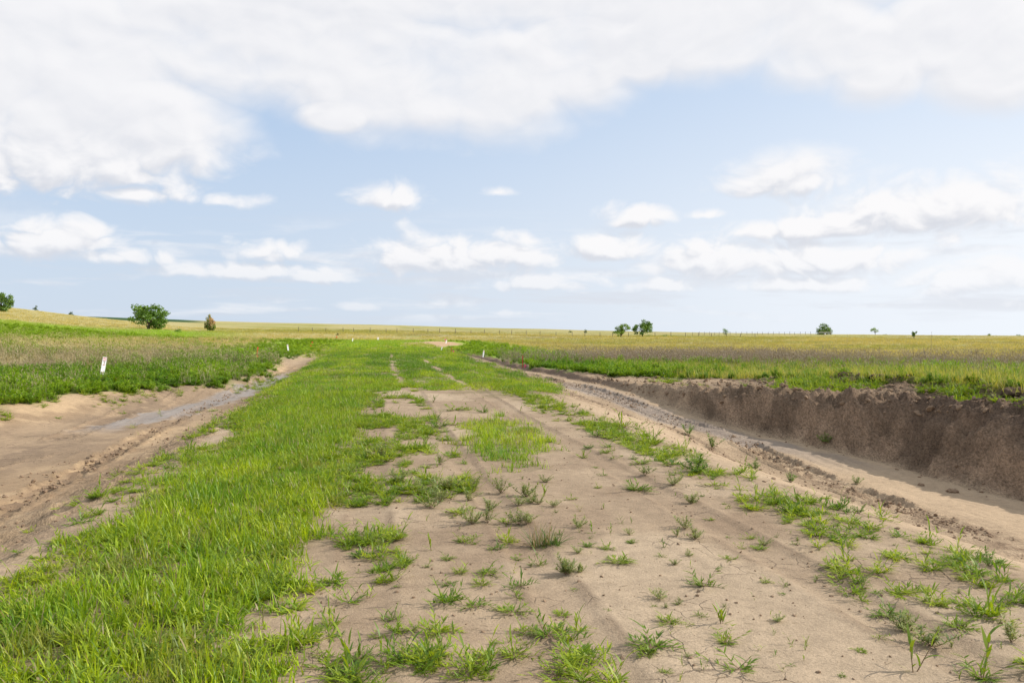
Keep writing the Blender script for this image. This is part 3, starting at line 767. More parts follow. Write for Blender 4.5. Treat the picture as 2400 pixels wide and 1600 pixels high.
# -- the grass of the road shoulder and of the grown-over road
R = rng(1)
X = R.uniform(-4.2, .6, 60000); Y = R.uniform(1.2, 30, 60000)
zz = zones(X, Y); dens = np.clip(.9-(Y-2)/45, .3, 1)*(.45+.55*ss(.38, .5, fbm(X/.3, Y/.3, 84, 2)))
k = keep(R, zz['band']*dens); X, Y = X[k], Y[k]
X2 = R.uniform(-1, 1, 70000); Y2 = 23*np.power(128/23, R.random(70000)); X2 = .8+X2*(6+.05*Y2); z2 = zones(X2, Y2)
m2 = np.maximum(z2['band'], verge_of(X2, Y2)*ss(50, 62, Y2)*(np.hypot((X2-6.3-(Y2-95)*.1)/4.0, (Y2-95)/21) > 1))
k = keep(R, m2*np.clip(1.2-Y2/90, .3, 1)); X = np.concatenate([X, X2[k]]); Y = np.concatenate([Y, Y2[k]])
X3 = R.uniform(.4, 3.6, 7000); Y3 = R.uniform(8, 18, 7000); z3 = zones(X3, Y3)
k = keep(R, z3['patch']*.5); X = np.concatenate([X, X3[k]]); Y = np.concatenate([Y, Y3[k]])
n = len(X)
s = R.uniform(.55, 1.15, n)*(1+np.clip(Y-14, 0, 60)/38)
inpatch = (X > .5) & (Y < 19)
hgt = np.where(inpatch, 1.45, 1)*R.uniform(.45, 1.25, n)*(.45+.95*fbm(X/.7, Y/.9, 81, 3))*np.where((np.abs(X+1.2) < .8) & (Y < 24), 1.2, .8)*(1+np.clip(Y-20, 0, 40)/90)
rot, scl = rotscl(R, n, .12, s, hgt)
mixv = np.clip(fbm(X/.8, Y/1.2, 82, 3)*1.7-.35+R.normal(0, .16, n), 0, 1)
tint = lerp(np.tile(np.array([.145, .295, .015]), (n, 1)), np.tile(np.array([.36, .475, .017]), (n, 1)), mixv)
tint = lerp(tint, np.tile(np.array([.25, .27, .07]), (n, 1)), ss(.6, .74, fbm(X/.35+3, Y/.5, 85, 2))*.7)
tint = lerp(tint, np.tile(np.array([.10, .22, .015]), (n, 1)), ss(26, 32, Y)*ss(66, 50, Y)*.85*ss(.36, .56, fbm(X/1.4, Y/5, 83, 3)))
scatter('shoulder_grass', C_TUFT, np.stack([X, Y, height(X, Y)], 1), rot, scl, tint, 'thick yellow green grass along the road shoulder and over the road ahead', 'grass')

# -- loose crabgrass between the shoulder and the bare sand, along the right edge and on the shelf above the bank
X = np.concatenate([R.uniform(-3.6, 1.1, 16000), R.uniform(2.9, 5.2, 9000), R.uniform(9, 19, 24000), R.uniform(-9, -2.4, 9000)])
Y = np.concatenate([R.uniform(2.0, 26, 16000), R.uniform(2.4, 27, 9000), R.uniform(9, 31, 24000), R.uniform(14, 36, 9000)])
zz = zones(X, Y); cl = fbm(X/.55, Y/.8, 91, 3)
p = np.zeros(len(X))
p += zz['band']*.5*(X < .2)*(Y < 22)+(X < -2.2)*(X > -3.7)*.6*ss(.42, .58, cl)*ss(-3.7, -2.6, X)*ss(6, 12, Y)*(Y < 24)
p += (X < 1.3)*(X > -1.3)*.8*ss(.40, .56, cl-.15*ss(-.3, 1.1, X)+.1*ss(-.6, -.9, X))
edge = bump(X, 3.95+.35*ss(7, 3, Y), .36)+.3*bump(X, 3.3, .5)*ss(9, 4, Y)
p += (X > 2.8)*(X < 5.4)*np.clip(edge*1.2, 0, 1)*.75*ss(.30, .52, cl)
p += zz['shelf_grass']*.7*(X > 9)
p += (X < -3.6)*(X > zz['g']['xw']-.3)*(.75*ss(.44, .58, cl)*ss(1.7, .3, X-zz['g']['xw'])+.12*ss(.55, .68, cl)*ss(14, 22, Y))
k = keep(R, np.clip(p, 0, 1)*np.where(X > 9, 1, .55)); X, Y = X[k], Y[k]; n = len(X)
s = R.uniform(.35, .95, n)*np.where(X > 9, 1.3, 1); rot, scl = rotscl(R, n, .1, s, s*R.uniform(.45, 1.15, n))
tint = lerp(np.tile(np.array([.15, .265, .02]), (n, 1)), np.tile(np.array([.34, .43, .03]), (n, 1)), R.random(n))
scatter('low_crabgrass', C_CRAB, np.stack([X, Y, height(X, Y)], 1), rot, scl, tint, 'low sprawling crabgrass thinning out onto the sand and over the bank top', 'grass')

# -- field growth on both sides, thinner with distance
def field_points(seed, n, d0, d1, half=44):
    R = rng(seed); d = d0*np.power(d1/d0, R.random(n)); a = YAW+np.radians(R.uniform(-half, half, n))
    return R, d*np.sin(a), d*np.cos(a)

R, X, Y = field_points(11, 60000, 14, 120)
zz = zones(X, Y); fm = np.clip(zz['lfield']+zz['rfield'], 0, 1); r = zz['r']
cn = fbm(X/3, Y/3, 101, 3)
rl = r/np.interp(zz['u'], LK_U, LK)
green = np.where(X > 0, ss(46, 38, r)*(.9-.5*ss(9, 13, X)), np.maximum(ss(52, 42, rl), .8*ss(80, 92, rl-28*ss(0, 300, zz['u']))*ss(190, 150, rl)*ss(640, 420, zz['u'])))
green = np.maximum(green, verge_of(X, Y)*.6)
green = np.maximum(green, .55*(X < 0)*ss(.46, .58, cn))
k = keep(R, fm*green*.8*(np.hypot((X-6.3-(Y-95)*.1)/4.2, (Y-95)/22) > 1)); X, Y, cn, r = X[k], Y[k], cn[k], r[k]; n = len(X)
s = R.uniform(.55, 1.15, n)*(1+r/70)*np.where((Y > 34) & (np.abs(X) < 14), .75, 1); hh = R.uniform(.45, 1.15, n)*(.35+1.2*cn)*np.where(r > 55, .75, 1.0)*np.where(X < 0, .55+.45*ss(.2, 3.5, geom(X, Y)['xw']-X), .7+.3*ss(.2, 2.5, X-geom(X, Y)['xt']))
rot, scl = rotscl(R, n, .1, s, hh)
tint = lerp(np.tile(np.array([.105, .235, .018]), (n, 1)), np.tile(np.array([.26, .405, .02]), (n, 1)), np.clip(cn*1.6-.35+R.normal(0, .2, n)+ss(45, 70, r)*.5, 0, 1))
scatter('field_weeds', C_BUSHY, np.stack([X, Y, height(X, Y, True)], 1), rot, scl, tint, 'bushy bright green weeds along the field edges beside both ditches', 'weeds')

R, X, Y = field_points(12, 60000, 17, 200)
zz = zones(X, Y); fm = np.clip(zz['lfield']+zz['rfield'], 0, 1); r = zz['r']; u = zz['u']
cn = fbm(X/6, Y/6, 102, 3); rr = r+(cn-.5)*26; rl = rr/np.interp(u, LK_U, LK); rq = r+(cn-.5)*9
pd = np.where(X > 0, 1.25*ss(38, 42, rq)*ss(58, 53, rq)*(1-.7*ss(1750, 2050, u))+.08*ss(13, 16, X)*ss(90, 60, r), ss(42, 50, rl)*ss(74, 60, rl)*.5+.40*ss(60, 70, rl)*ss(125, 100, rl)+.05)
verge = verge_of(X, Y)
k = keep(R, fm*np.clip(pd, 0, 1)*(1-.95*verge)*.75); X, Y, r, cn = X[k], Y[k], r[k], cn[k]; n = len(X)
s = R.uniform(.7, 1.2, n)*(.7+r/80); hh = R.uniform(.5, 1.0, n)*np.where(r > 60, .6, .85)
rot, scl = rotscl(R, n, .07, s, hh)
far_t = ss(56, 70, np.where(X > 0, r, r/np.interp(photo_u(X, Y)[0], LK_U, LK))+(cn-.5)*20)[:, None]
mauve = np.where((X > 0)[:, None], np.array([.25, .20, .16]), np.array([.31, .26, .16]))
tint = (mauve*(1-far_t)+np.array([.42, .355, .18])*far_t)*R.uniform(.8, 1.2, (n, 1))
scatter('dry_grass', C_DRY, np.stack([X, Y, height(X, Y)], 1), rot, scl, tint, 'tall grey tan dry grass standing in bands across the fields', 'grass')

R, X, Y = field_points(13, 80000, 16, 330)
zz = zones(X, Y); fm = np.clip(zz['lfield']+zz['rfield'], 0, 1); r = zz['r']; u = zz['u']
cn = fbm(X/7, Y/7, 103, 3)
verge = verge_of(X, Y)
pd = np.where(X > 0, ss(8, 13, X)*ss(60, 40, r)*.95+np.maximum(ss(48, 60, r), .8*ss(1600, 2000, u)), .12+ss(62, 95, r)*.9)
pd = pd*(1-ss(240, 330, r))*np.where((np.abs(X-.8) < 9+.03*Y) & (Y < 118), .06, 1)
pX, pY = X-6.3-(Y-95)*.10, Y-95
pd = pd*(np.hypot(pX/3.6, pY/18) > 1)
k = keep(R, np.maximum(fm, ss(66, 80, Y))*np.clip(pd, 0, 1)*(1-.9*verge)*.75); X, Y, r, cn, u = X[k], Y[k], r[k], cn[k], u[k]; n = len(X)
s = R.uniform(.7, 1.3, n)*(.75+r/75); hh = R.uniform(.55, 1.2, n)*np.where(r < 46, .95, .7)
rot, scl = rotscl(R, n, .09, s, hh)
fc = field_col(X, Y, zones(X, Y))
near_t = lerp(np.tile(np.array([.24, .34, .055]), (n, 1)), np.tile(np.array([.48, .43, .14]), (n, 1)), np.clip(R.normal(.45, .3, n)+(cn-.5), 0, 1))
tint = lerp(fc*1.12, near_t, ss(46, 34, r+(cn-.5)*16)*(X > 0))*R.uniform(.82, 1.2, (n, 1))
scatter('prairie_grass', C_PRAI, np.stack([X, Y, height(X, Y)], 1), rot, scl, tint, 'yellowing prairie grass covering the open fields to the skyline', 'grass')

# -- crumbs of soil
X = np.concatenate([R.uniform(-5.2, -2.4, 5000), R.uniform(4.0, 8.2, 6000), R.uniform(8, 16, 9000), R.uniform(-.5, 4, 7000), np.zeros(9000)])
Y = np.concatenate([R.uniform(3, 26, 5000), R.uniform(4, 28, 6000), R.uniform(7, 33, 9000), 2.5*np.power(8, R.random(7000)), 6*np.power(30/6, R.random(9000))])
rut = np.arange(len(X)) >= len(X)-9000
g = geom(X, Y); lane = R.integers(0, 4, len(X))
X = np.where(rut, np.choose(lane, [g['x0']+.3, g['x0']-.0, g['x0']-1.25, -4.62+.25*np.sin(Y*.21)])+R.normal(0, .1, len(X)), X)
p = np.where(X < -2, .35*ss(.42, .6, fbm(X/.7, Y/.9, 111, 3)), 0)+np.where((X > 4) & (X < g['x0']+.6), .5*bump(X, g['x0']-.1, .8)*ss(.42, .6, fbm(X/.7, Y/1.2, 112, 3))+.06, 0)
p += np.where((X > g['xl']-.25) & (X < g['xt']+.3), .75*np.clip(g['dr']*1.5, .2, 1), 0)+np.where(np.abs(X-g['xf']+.05) < .35, .45*ss(.4, .6, fbm(X/.8, Y/.8, 114, 2)), 0)+np.where((X > -.5) & (X < 4), .3, 0)
p = np.where(rut, .55*ss(.40, .52, fbm(X/.5, Y/.8, 113, 3)), p)
k = keep(R, p); X, Y = X[k], Y[k]; n = len(X)
s = .007+.03*np.power(R.random(n), 3.0); s = np.where((X > geom(X, Y)['xl']-.3), s*2.0+.008, s); s = np.where((X > -.5) & (X < 4), .0025+.011*np.power(R.random(n), 4), s)
rot = R.uniform(0, 6.28, (n, 3))*np.array([.15, .15, 1]); scl = np.stack([s*R.uniform(.7, 1.4, n), s*R.uniform(.7, 1.4, n), s*R.uniform(.6, 1.2, n)], 1)
scatter('soil_crumbs', C_CRUMB, np.stack([X, Y, height(X, Y)+s*.2], 1), rot, scl, np.tile(np.array([.2, .15, .1]), (n, 1)), 'loose crumbs of brown soil along ruts, slopes and bank top', 'soil')

# -- dead straw and stalk bits lying on the sand
def p_litter(seed):
    random.seed(seed); b = MB(); L = U(.02, .05)
    b.tube([(-L, 0, .002), (U(-.01, .01), U(-.006, .006), .003), (L, U(-.01, .01), .002)], [.0012, .0014, .0008], 4); b.r = [random.random()]*len(b.v)
    return b
C_LIT = proto_coll('litter', [p_litter(900+i) for i in range(8)], M_INST_DRY)
X = np.concatenate([R.uniform(-.8, 4.6, 900), R.uniform(-3.2, .4, 1500)]); Y = 2.6*np.power(18/2.6, R.random(2400))
n = len(X); s = R.uniform(.25, .9, n); rot, scl = rotscl(R, n, .05, s)
tint = np.array([.30, .235, .15])*R.uniform(.45, 1.25, (n, 1))
scatter('plant_litter', C_LIT, np.stack([X, Y, height(X, Y)+.001], 1), rot, scl, tint, 'thin bits of dead straw and stalk lying on the sand', 'litter')

# ------------------------------------------------------------------ single plants on the bare sand
random.seed(5)
KIND = {'c': [(a.mesh('crab_leaves', M_OBJ), b.mesh('crab_stems', M_STEM)) for a, b in crab_l],
        's': [(a.mesh('shoot_leaves', M_OBJ), b.mesh('shoot_stems', M_STEM)) for a, b in (p_shoot(700+i) for i in range(12))],
        'w': [(a.mesh('weed_leaves', M_OBJ), b.mesh('weed_stems', M_STEM)) for a, b in (p_weed(800+i, .17, 7+i % 3) for i in range(7))]}
SIZE = {'c': .30, 's': .14, 'w': .24}
NAME = {'c': 'crabgrass_clump', 's': 'grass_shoot', 'w': 'dusty_weed'}
PART = {'c': ('blades', 'runners'), 's': ('blades', 'stem'), 'w': ('leaves', 'stems')}
count = {'c': 0, 's': 0, 'w': 0}

def plant(kind, x, y, size, label, group=None, hs=1.0, col=None, rz=None):
    """an Empty on the ground with its blades and its stems"""
    i = count[kind]; count[kind] += 1
    ml, ms = KIND[kind][i % len(KIND[kind])]
    s = size/SIZE[kind]
    e = add(NAME[kind], None, None, (x, y, hz(x, y)-.002)); e.empty_display_size = .05
    e.rotation_euler = (0, 0, U(0, 6.283) if rz is None else rz); e.scale = (s, s, s*hs)
    a = add(PART[kind][0], ml, e); b = add(PART[kind][1], ms, e)
    if col is None:
        t = random.random()
        lo, hi = {'c': ((.11, .21, .022), (.26, .35, .03)), 's': ((.12, .22, .022), (.27, .36, .03)), 'w': ((.20, .25, .085), (.31, .36, .15))}[kind]
        col = [lo[j]+(hi[j]-lo[j])*t for j in range(3)]
    a.color = (*col, 1)
    cat = 'weed' if kind == 'w' else 'grass'
    tag(e, label, cat, group)
    return e

def zoomA(x, y): return 600+.340136*x, 1200+.340136*y, .340136
def zoomB(x, y): return 1400+.42517*x, 1200+.42517*y, .42517
def zoomC(x, y): return 1000+.223214*x, 1050+.223214*y, .223214
def zoomG(x, y): return 700+.42517*x, 880+.42517*y, .42517

SH = {'c': ('crabgrass clump sprawling on the bare sandy track', 'crabgrass clumps on the bare sandy track'),
      's': ('upright green grass shoot on the bare sandy track', 'grass shoots on the bare sandy track'),
      'w': ('dusty narrow-leaved weed on the bare sandy track', 'dusty weeds on the bare sandy track')}
LIST = {zoomA: [
    (1215, 268, 180, 's', 'upright fan-shaped grass shoot standing alone left of the big tussock'), (1010, 345, 170, 'c', 0), (860, 320, 210, 'c', 0), (720, 290, 200, 'c', 0), (810, 405, 100, 'c', 0),
    (705, 420, 50, 'c', 0), (780, 592, 150, 's', 'tall leaning grass shoot near the left grass edge, below the crabgrass mats'), (970, 536, 60, 'c', 0), (1180, 395, 60, 'w', 0), (1320, 332, 110, 'c', 0),
    (1420, 205, 170, 'c', 0), (1490, 225, 130, 'c', 0), (1660, 262, 125, 'c', 0), (1800, 312, 125, 'c', 0), (2220, 285, 90, 'w', 'small dusty weed standing just right of and below the big tussock'),
    (2290, 235, 120, 'c', 0), (1410, 430, 150, 'c', 0), (1600, 430, 200, 'c', 0), (1320, 512, 150, 'c', 0), (1490, 672, 270, 'c', 'large upright crabgrass clump at the left of the group at bottom centre'),
    (1560, 512, 170, 'c', 0), (1830, 530, 200, 'c', 0), (1800, 602, 180, 'c', 0), (1770, 700, 270, 'c', 'broad flat crabgrass mat in the middle of the group at bottom centre'), (2110, 702, 140, 'c', 0),
    (2010, 868, 330, 'c', 'largest crabgrass clump at bottom centre, blades fanned to the right'), (1850, 865, 160, 'c', 0), (1370, 852, 160, 's', 'single bright shoot on cracked mud at bottom centre'), (860, 742, 150, 's', 0), (940, 745, 130, 'c', 0),
    (830, 862, 140, 'c', 0), (1000, 922, 90, 'c', 0), (1220, 905, 60, 's', 0), (1640, 925, 80, 'c', 0), (1780, 1015, 270, 'c', 'flat crabgrass clump nearest the mud cracks at bottom centre'), (1740, 912, 80, 's', 0),
    (1860, 922, 90, 'c', 0), (1390, 1155, 130, 'c', 0), (1590, 1165, 130, 'c', 0), (2060, 1140, 290, 'c', 'crabgrass clump cut by the bottom edge, right of the middle'), (2240, 1145, 140, 's', 0), (1780, 430, 80, 's', 0),
    (2130, 420, 170, 'w', 0), (2245, 410, 90, 'w', 0), (1950, 355, 160, 'c', 0), (2200, 525, 70, 'c', 0), (2285, 922, 60, 'c', 0), (640, 1110, 330, 'c', 'dense grass clump at the bottom edge beside the left grass strip'),
    (330, 842, 130, 's', 0), (220, 1105, 170, 's', 0), (480, 800, 130, 'c', 0), (700, 1010, 240, 'c', 0), (870, 1120, 150, 's', 0), (560, 860, 120, 'c', 0), (420, 1000, 160, 'c', 0), (540, 1165, 220, 'c', 0)],
  zoomB: [
    (125, 278, 180, 'c', 'lone flat crabgrass clump on open sand right of the big tussock'), (590, 412, 200, 'c', 'crabgrass clump with one tall stem arching over it'), (345, 482, 100, 'w', 'lone drooping weed on open sand'), (310, 522, 50, 'c', 0), (380, 532, 40, 'w', 0), (450, 512, 60, 'w', 0),
    (400, 618, 160, 'c', 0), (690, 622, 150, 's', 'tall slanting shoot with a few blades on open sand'), (565, 582, 80, 'c', 0), (520, 632, 60, 'c', 0), (50, 552, 50, 'c', 0), (300, 762, 270, 'c', 'dark green crabgrass rosette at lower right of centre, one shoot upright'), (410, 682, 60, 's', 0),
    (710, 728, 180, 'c', 0), (790, 875, 280, 'c', 'wide crabgrass clump near the bottom edge of the open sand'), (270, 802, 130, 'c', 0), (500, 808, 50, 'w', 0), (580, 882, 70, 's', 0), (385, 902, 90, 'c', 0),
    (1000, 602, 80, 'w', 0), (955, 572, 40, 's', 0), (1080, 738, 90, 's', 0), (1155, 738, 60, 's', 0), (980, 682, 40, 's', 0), (900, 772, 60, 's', 0), (985, 802, 60, 's', 0), (1075, 852, 60, 'c', 0), (1140, 822, 50, 's', 0),
    (1020, 888, 50, 's', 0), (1355, 902, 60, 'c', 0), (1460, 765, 80, 'c', 0), (725, 262, 100, 'c', 0), (540, 148, 100, 'w', 0), (440, 132, 70, 'w', 0), (485, 95, 110, 'w', 0), (60, 202, 110, 'c', 0),
    (185, 168, 70, 'c', 0), (370, 197, 60, 's', 0), (430, 292, 60, 'w', 0), (350, 247, 60, 'c', 0), (505, 242, 60, 'w', 0), (1040, 407, 70, 'c', 0), (1025, 452, 50, 'c', 0), (935, 392, 70, 'c', 0),
    (1205, 377, 60, 's', 0), (870, 487, 40, 's', 0), (1750, 882, 230, 's', 'upright broad-bladed shoot with reddish stems at lower right'), (2140, 832, 260, 's', 'tall coarse shoot with broad drooping blades at far lower right'), (1850, 722, 250, 'w', 'dense leafy weed in the lower right corner area'),
    (2130, 902, 260, 'c', 'flat crabgrass clump in the bottom right corner'), (800, 192, 70, 'c', 0), (920, 172, 80, 'w', 0), (1600, 560, 200, 'c', 0), (1400, 430, 230, 'c', 0), (1560, 700, 100, 'c', 0), (1700, 640, 200, 'w', 0), (2000, 640, 220, 'c', 0), (2290, 720, 160, 'w', 0)],
  zoomC: [
    (40, 500, 280, 'w', 'bushiest dusty weed at the left of the weed patch'), (230, 440, 230, 'w', 0), (40, 630, 200, 'w', 0), (150, 560, 200, 'w', 0), (480, 800, 240, 'w', 'pale dusty weed at the lower edge of the weed patch'), (330, 690, 300, 'c', 'dark green grass clump inside the dusty weed patch'),
    (500, 430, 180, 'w', 0), (440, 560, 180, 'w', 0), (780, 470, 180, 'w', 0), (1040, 510, 230, 'w', 'tall grey-green weed at the top right of the weed patch'), (1110, 570, 170, 'w', 0), (970, 610, 170, 'w', 0), (1180, 585, 110, 'w', 0), (830, 780, 250, 'c', 0),
    (660, 640, 170, 'w', 0), (640, 780, 170, 'w', 0), (960, 790, 200, 'w', 0), (1060, 800, 170, 'w', 0), (1590, 835, 160, 'w', 'round dusty weed standing alone right of the big tussock'), (1740, 900, 170, 's', 0), (1340, 620, 120, 'w', 0), (1240, 355, 120, 'w', 0), (1240, 500, 180, 's', 0), (1610, 660, 110, 's', 0),
    (1930, 905, 110, 's', 0), (1870, 1065, 170, 'c', 0), (1460, 1320, 190, 'w', 0), (1600, 1310, 110, 'w', 0), (2050, 800, 110, 's', 0), (2160, 800, 90, 's', 0), (2130, 910, 90, 'w', 0), (2150, 1000, 90, 'c', 0), (1520, 540, 130, 'c', 0), (1720, 950, 80, 'c', 0), (1690, 1030, 150, 'c', 0),
    (120, 200, 120, 's', 0), (650, 310, 90, 's', 0), (1860, 60, 110, 'c', 0), (1640, 95, 160, 'c', 0), (1960, 120, 140, 'c', 0), (2180, 120, 120, 'c', 0), (1780, 210, 90, 'c', 0), (1860, 290, 130, 'c', 0), (1800, 420, 110, 'c', 0), (2180, 440, 220, 'c', 0)],
  zoomG: [
    (860, 192, 160, 'c', 'grass clump farthest up the bare sand, below the grown-over road'), (930, 190, 90, 'c', 0), (1020, 205, 90, 'c', 0), (740, 152, 60, 's', 0), (1220, 200, 50, 's', 0), (1370, 178, 100, 'c', 0), (1500, 250, 130, 'c', 0), (1450, 215, 80, 'c', 0),
    (390, 455, 160, 'c', 0), (450, 455, 130, 'w', 0), (1790, 290, 170, 'c', 0), (1870, 300, 130, 'c', 0), (1940, 372, 180, 'c', 0), (1650, 335, 180, 'c', 0), (2060, 500, 190, 'c', 'bushy green clump on the right road edge beside the feathery weed'), (2190, 540, 160, 'w', 'feathery green weed on the right road edge'), (1700, 425, 80, 'c', 0),
    (1890, 490, 110, 'c', 0), (1910, 552, 100, 'w', 0), (1870, 625, 190, 'c', 0), (2070, 605, 120, 'w', 0), (2290, 610, 170, 'c', 0), (2170, 700, 100, 'w', 0), (760, 285, 150, 'c', 0), (860, 275, 130, 'c', 0), (690, 390, 130, 'c', 0), (700, 510, 80, 'c', 0), (780, 490, 90, 'w', 0), (560, 600, 130, 'w', 0), (1340, 300, 60, 's', 0), (1600, 400, 80, 'c', 0)]}
PLACED = []
for fn, items in LIST.items():
    for (zx, zy, w, kd, lab) in items:
        u, v, sc = fn(zx, zy)
        x, y, d = ground_at(u, v)
        size = w*sc*d/F
        if kd == 'w': size *= 1.7 if fn is zoomC else 1.4
        lab2, grp = SH[kd] if not lab else (lab, None)
        hs = U(.5, .9) if kd == 'c' else (U(.7, 1.1) if kd == 's' else U(.6, .85))
        col = None
        if lab and 'feathery' in lab: col = (.09, .18, .03)
        PLACED.append((kd, u, v, bool(lab), plant(kd, x, y, size*(1.05 if kd == 'c' else .95), lab2, grp, hs, col)))

ORD = 'first second third fourth fifth sixth seventh eighth ninth tenth eleventh twelfth thirteenth fourteenth fifteenth sixteenth seventeenth eighteenth nineteenth twentieth'.split()
ORD += ['twenty-'+q for q in ORD[:9]]+['thirtieth']+['thirty-'+q for q in ORD[:9]]
ROWS = ((1450, 9999, 'in the row nearest the bottom edge'), (1340, 1450, 'in the second row up from the bottom edge'), (1240, 1340, 'in the row level with the big tussock'),
        (1140, 1240, 'in the row just beyond the big tussock'), (0, 1140, 'in the farthest part of the bare sand'))
for kd, noun in (('c', 'sprawling crabgrass clump'), ('s', 'upright grass shoot'), ('w', 'dusty narrow-leaved weed')):
    for lo, hi, txt in ROWS:
        row = sorted([q for q in PLACED if q[0] == kd and lo <= q[2] < hi], key=lambda q: q[1])
        for i, q in enumerate(row):
            if not q[3]: q[4]['label'] = '%s, %s from the left %s' % (noun, ORD[i], txt)

# small seedlings that dot the sand
R = rng(77); nfill = 0
while nfill < 190:
    y = 3.2*(22/3.2)**R.random(); x = R.uniform(-.3, 4.2)
    if R.random() > .25+.75*(fbm(np.array([x/.7]), np.array([y/1.2]), 121, 3)[0] > .52): continue
    kd = R.choice(['s', 's', 'c', 'w'])
    plant(kd, x, y, R.uniform(.03, .07)*(1.3 if kd == 'c' else 1), {'s': 'tiny grass seedling dotted over the sand', 'c': 'tiny flat crabgrass seedling dotted over the sand', 'w': 'tiny weed seedling dotted over the sand'}[kd],
          {'s': 'tiny grass seedlings', 'c': 'tiny crabgrass seedlings', 'w': 'tiny weed seedlings'}[kd], U(.7, 1.2)); nfill += 1

# kochia-like weeds dotted on the right ditch slope
slope = []
for (u, v, w) in ((1935, 1045, 34), (2010, 1135, 28), (1970, 1195, 30), (1985, 1205, 32), (2015, 1205, 34), (1770, 1100, 36), (1670, 1050, 44), (1615, 1020, 36), (1855, 1130, 32), (2320, 1330, 60), (2250, 1320, 34)):
    x, y, d = ground_at(u, v)
    slope.append((u, plant('w', x, y, w*d/F*1.3, '', 'weeds on the right ditch slope', .8, (.15, .26, .045))))
for i, q in enumerate(sorted(slope, key=lambda q: q[0])):
    q[1]['label'] = 'small feathery weed on the bare right ditch slope, %s from the left' % ORD[i]

# the big old tussock: dead straw in the middle, green blades round it
x, y, d = ground_at(1297, 1278)
e = add('grass_tussock', None, None, (x, y, hz(x, y)-.01)); tag(e, 'big old grass tussock with dead straw in its middle, centre of the sand', 'grass')
random.seed(31); b = MB()
for i in range(70): b.blade((U(-.06, .06), U(-.05, .05), 0), U(0, 6.283), U(.10, .22), .008, U(.3, 1.35), U(.1, .7), 4, random.random()*.9, 0, U(-.6, .6))
for i in range(26): b.blade((-.12+U(-.05, .05), U(-.05, .05), 0), U(0, 6.283), U(.10, .26), .007, U(.1, 1.2), U(.1, .7), 4, random.random()*.9)
o = add('blades', b.mesh('tussock_blades', M_OBJ), e); o.color = (.10, .18, .03, 1)
b = MB()
for i in range(60): b.blade((-.09+U(-.09, .09), U(-.05, .05), 0), U(0, 6.283), U(.10, .27), .0045, U(.05, .9), U(-.1, .5), 3, random.random()*.9)
for i in range(6): b.blade((-.15, U(-.03, .03), .01), math.pi+U(-.3, .3), U(.2, .36), .006, U(1.15, 1.5), U(-.2, .1), 3, random.random()*.9)
o = add('dead_straw', b.mesh('tussock_straw', M_OBJ), e); o.color = (.33, .24, .12, 1)

# two clods lying on the ditch floor and the torn turf lumps above the bank
def clod(u, v, w, h, mat, label, seed, name='soil_clod', grass=False):
    x, y, d = ground_at(u, v); big = name == 'turf_lump'; b = p_clod(seed, 26, 14) if big else p_clod(seed, 11, 7); rad = w*d/F/2
    vv = []
    for q in b.v:
        if big:
            th = math.atan2(q[1], q[0]); q = Vector(q).normalized(); q = (q.x, q.y*.85, q.z*.62)
            k = .55+.9*fbm(np.array([q[0]*2.2+seed]), np.array([q[1]*2.2+q[2]*1.7]), seed, 4, .7)[0]
        else: k = .8+.5*fbm(np.array([q[0]*2.5+seed]), np.array([q[1]*2.5+q[2]]), seed, 2)[0]
        vv.append((q[0]*rad*k, q[1]*rad*k, q[2]*h*d/F/1.2*k))
    b.v = vv; m = b.mesh(name, mat)
    o = add(name, m, None, (x, y, hz(x, y)+.25*h*d/F)); tag(o, label, 'clod')
    return o
clod(2234, 1154, 24, 10, M_CLOD, 'larger lone soil clod on the pale floor of the right ditch', 3)
clod(2160, 1139, 14, 7, M_CLOD, 'smaller lone soil clod on the right ditch floor, farther off', 4)
o = clod(2378, 924, 58, 26, M_DARKCLOD, 'dark torn turf lump above the bank at the right edge', 5, 'turf_lump')
clod(2064, 898, 46, 17, M_DARKCLOD, 'dark torn turf lump at the edge of the tall grass above the bank', 6, 'turf_lump')
clod(1985, 887, 44, 14, M_DARKCLOD, 'low dark turf lump along the tall grass, farther along the bank', 7, 'turf_lump')

# ------------------------------------------------------------------ trees and bushes
M_TREE = leaf_mat('tree_leaves', 'obj', .3, ((1.0, 1.15, .9), (3.6, 3.2, 1.7)))
M_TWIG = plain_mat('dead_twigs', (.27, .20, .15), .9, .3, 6)

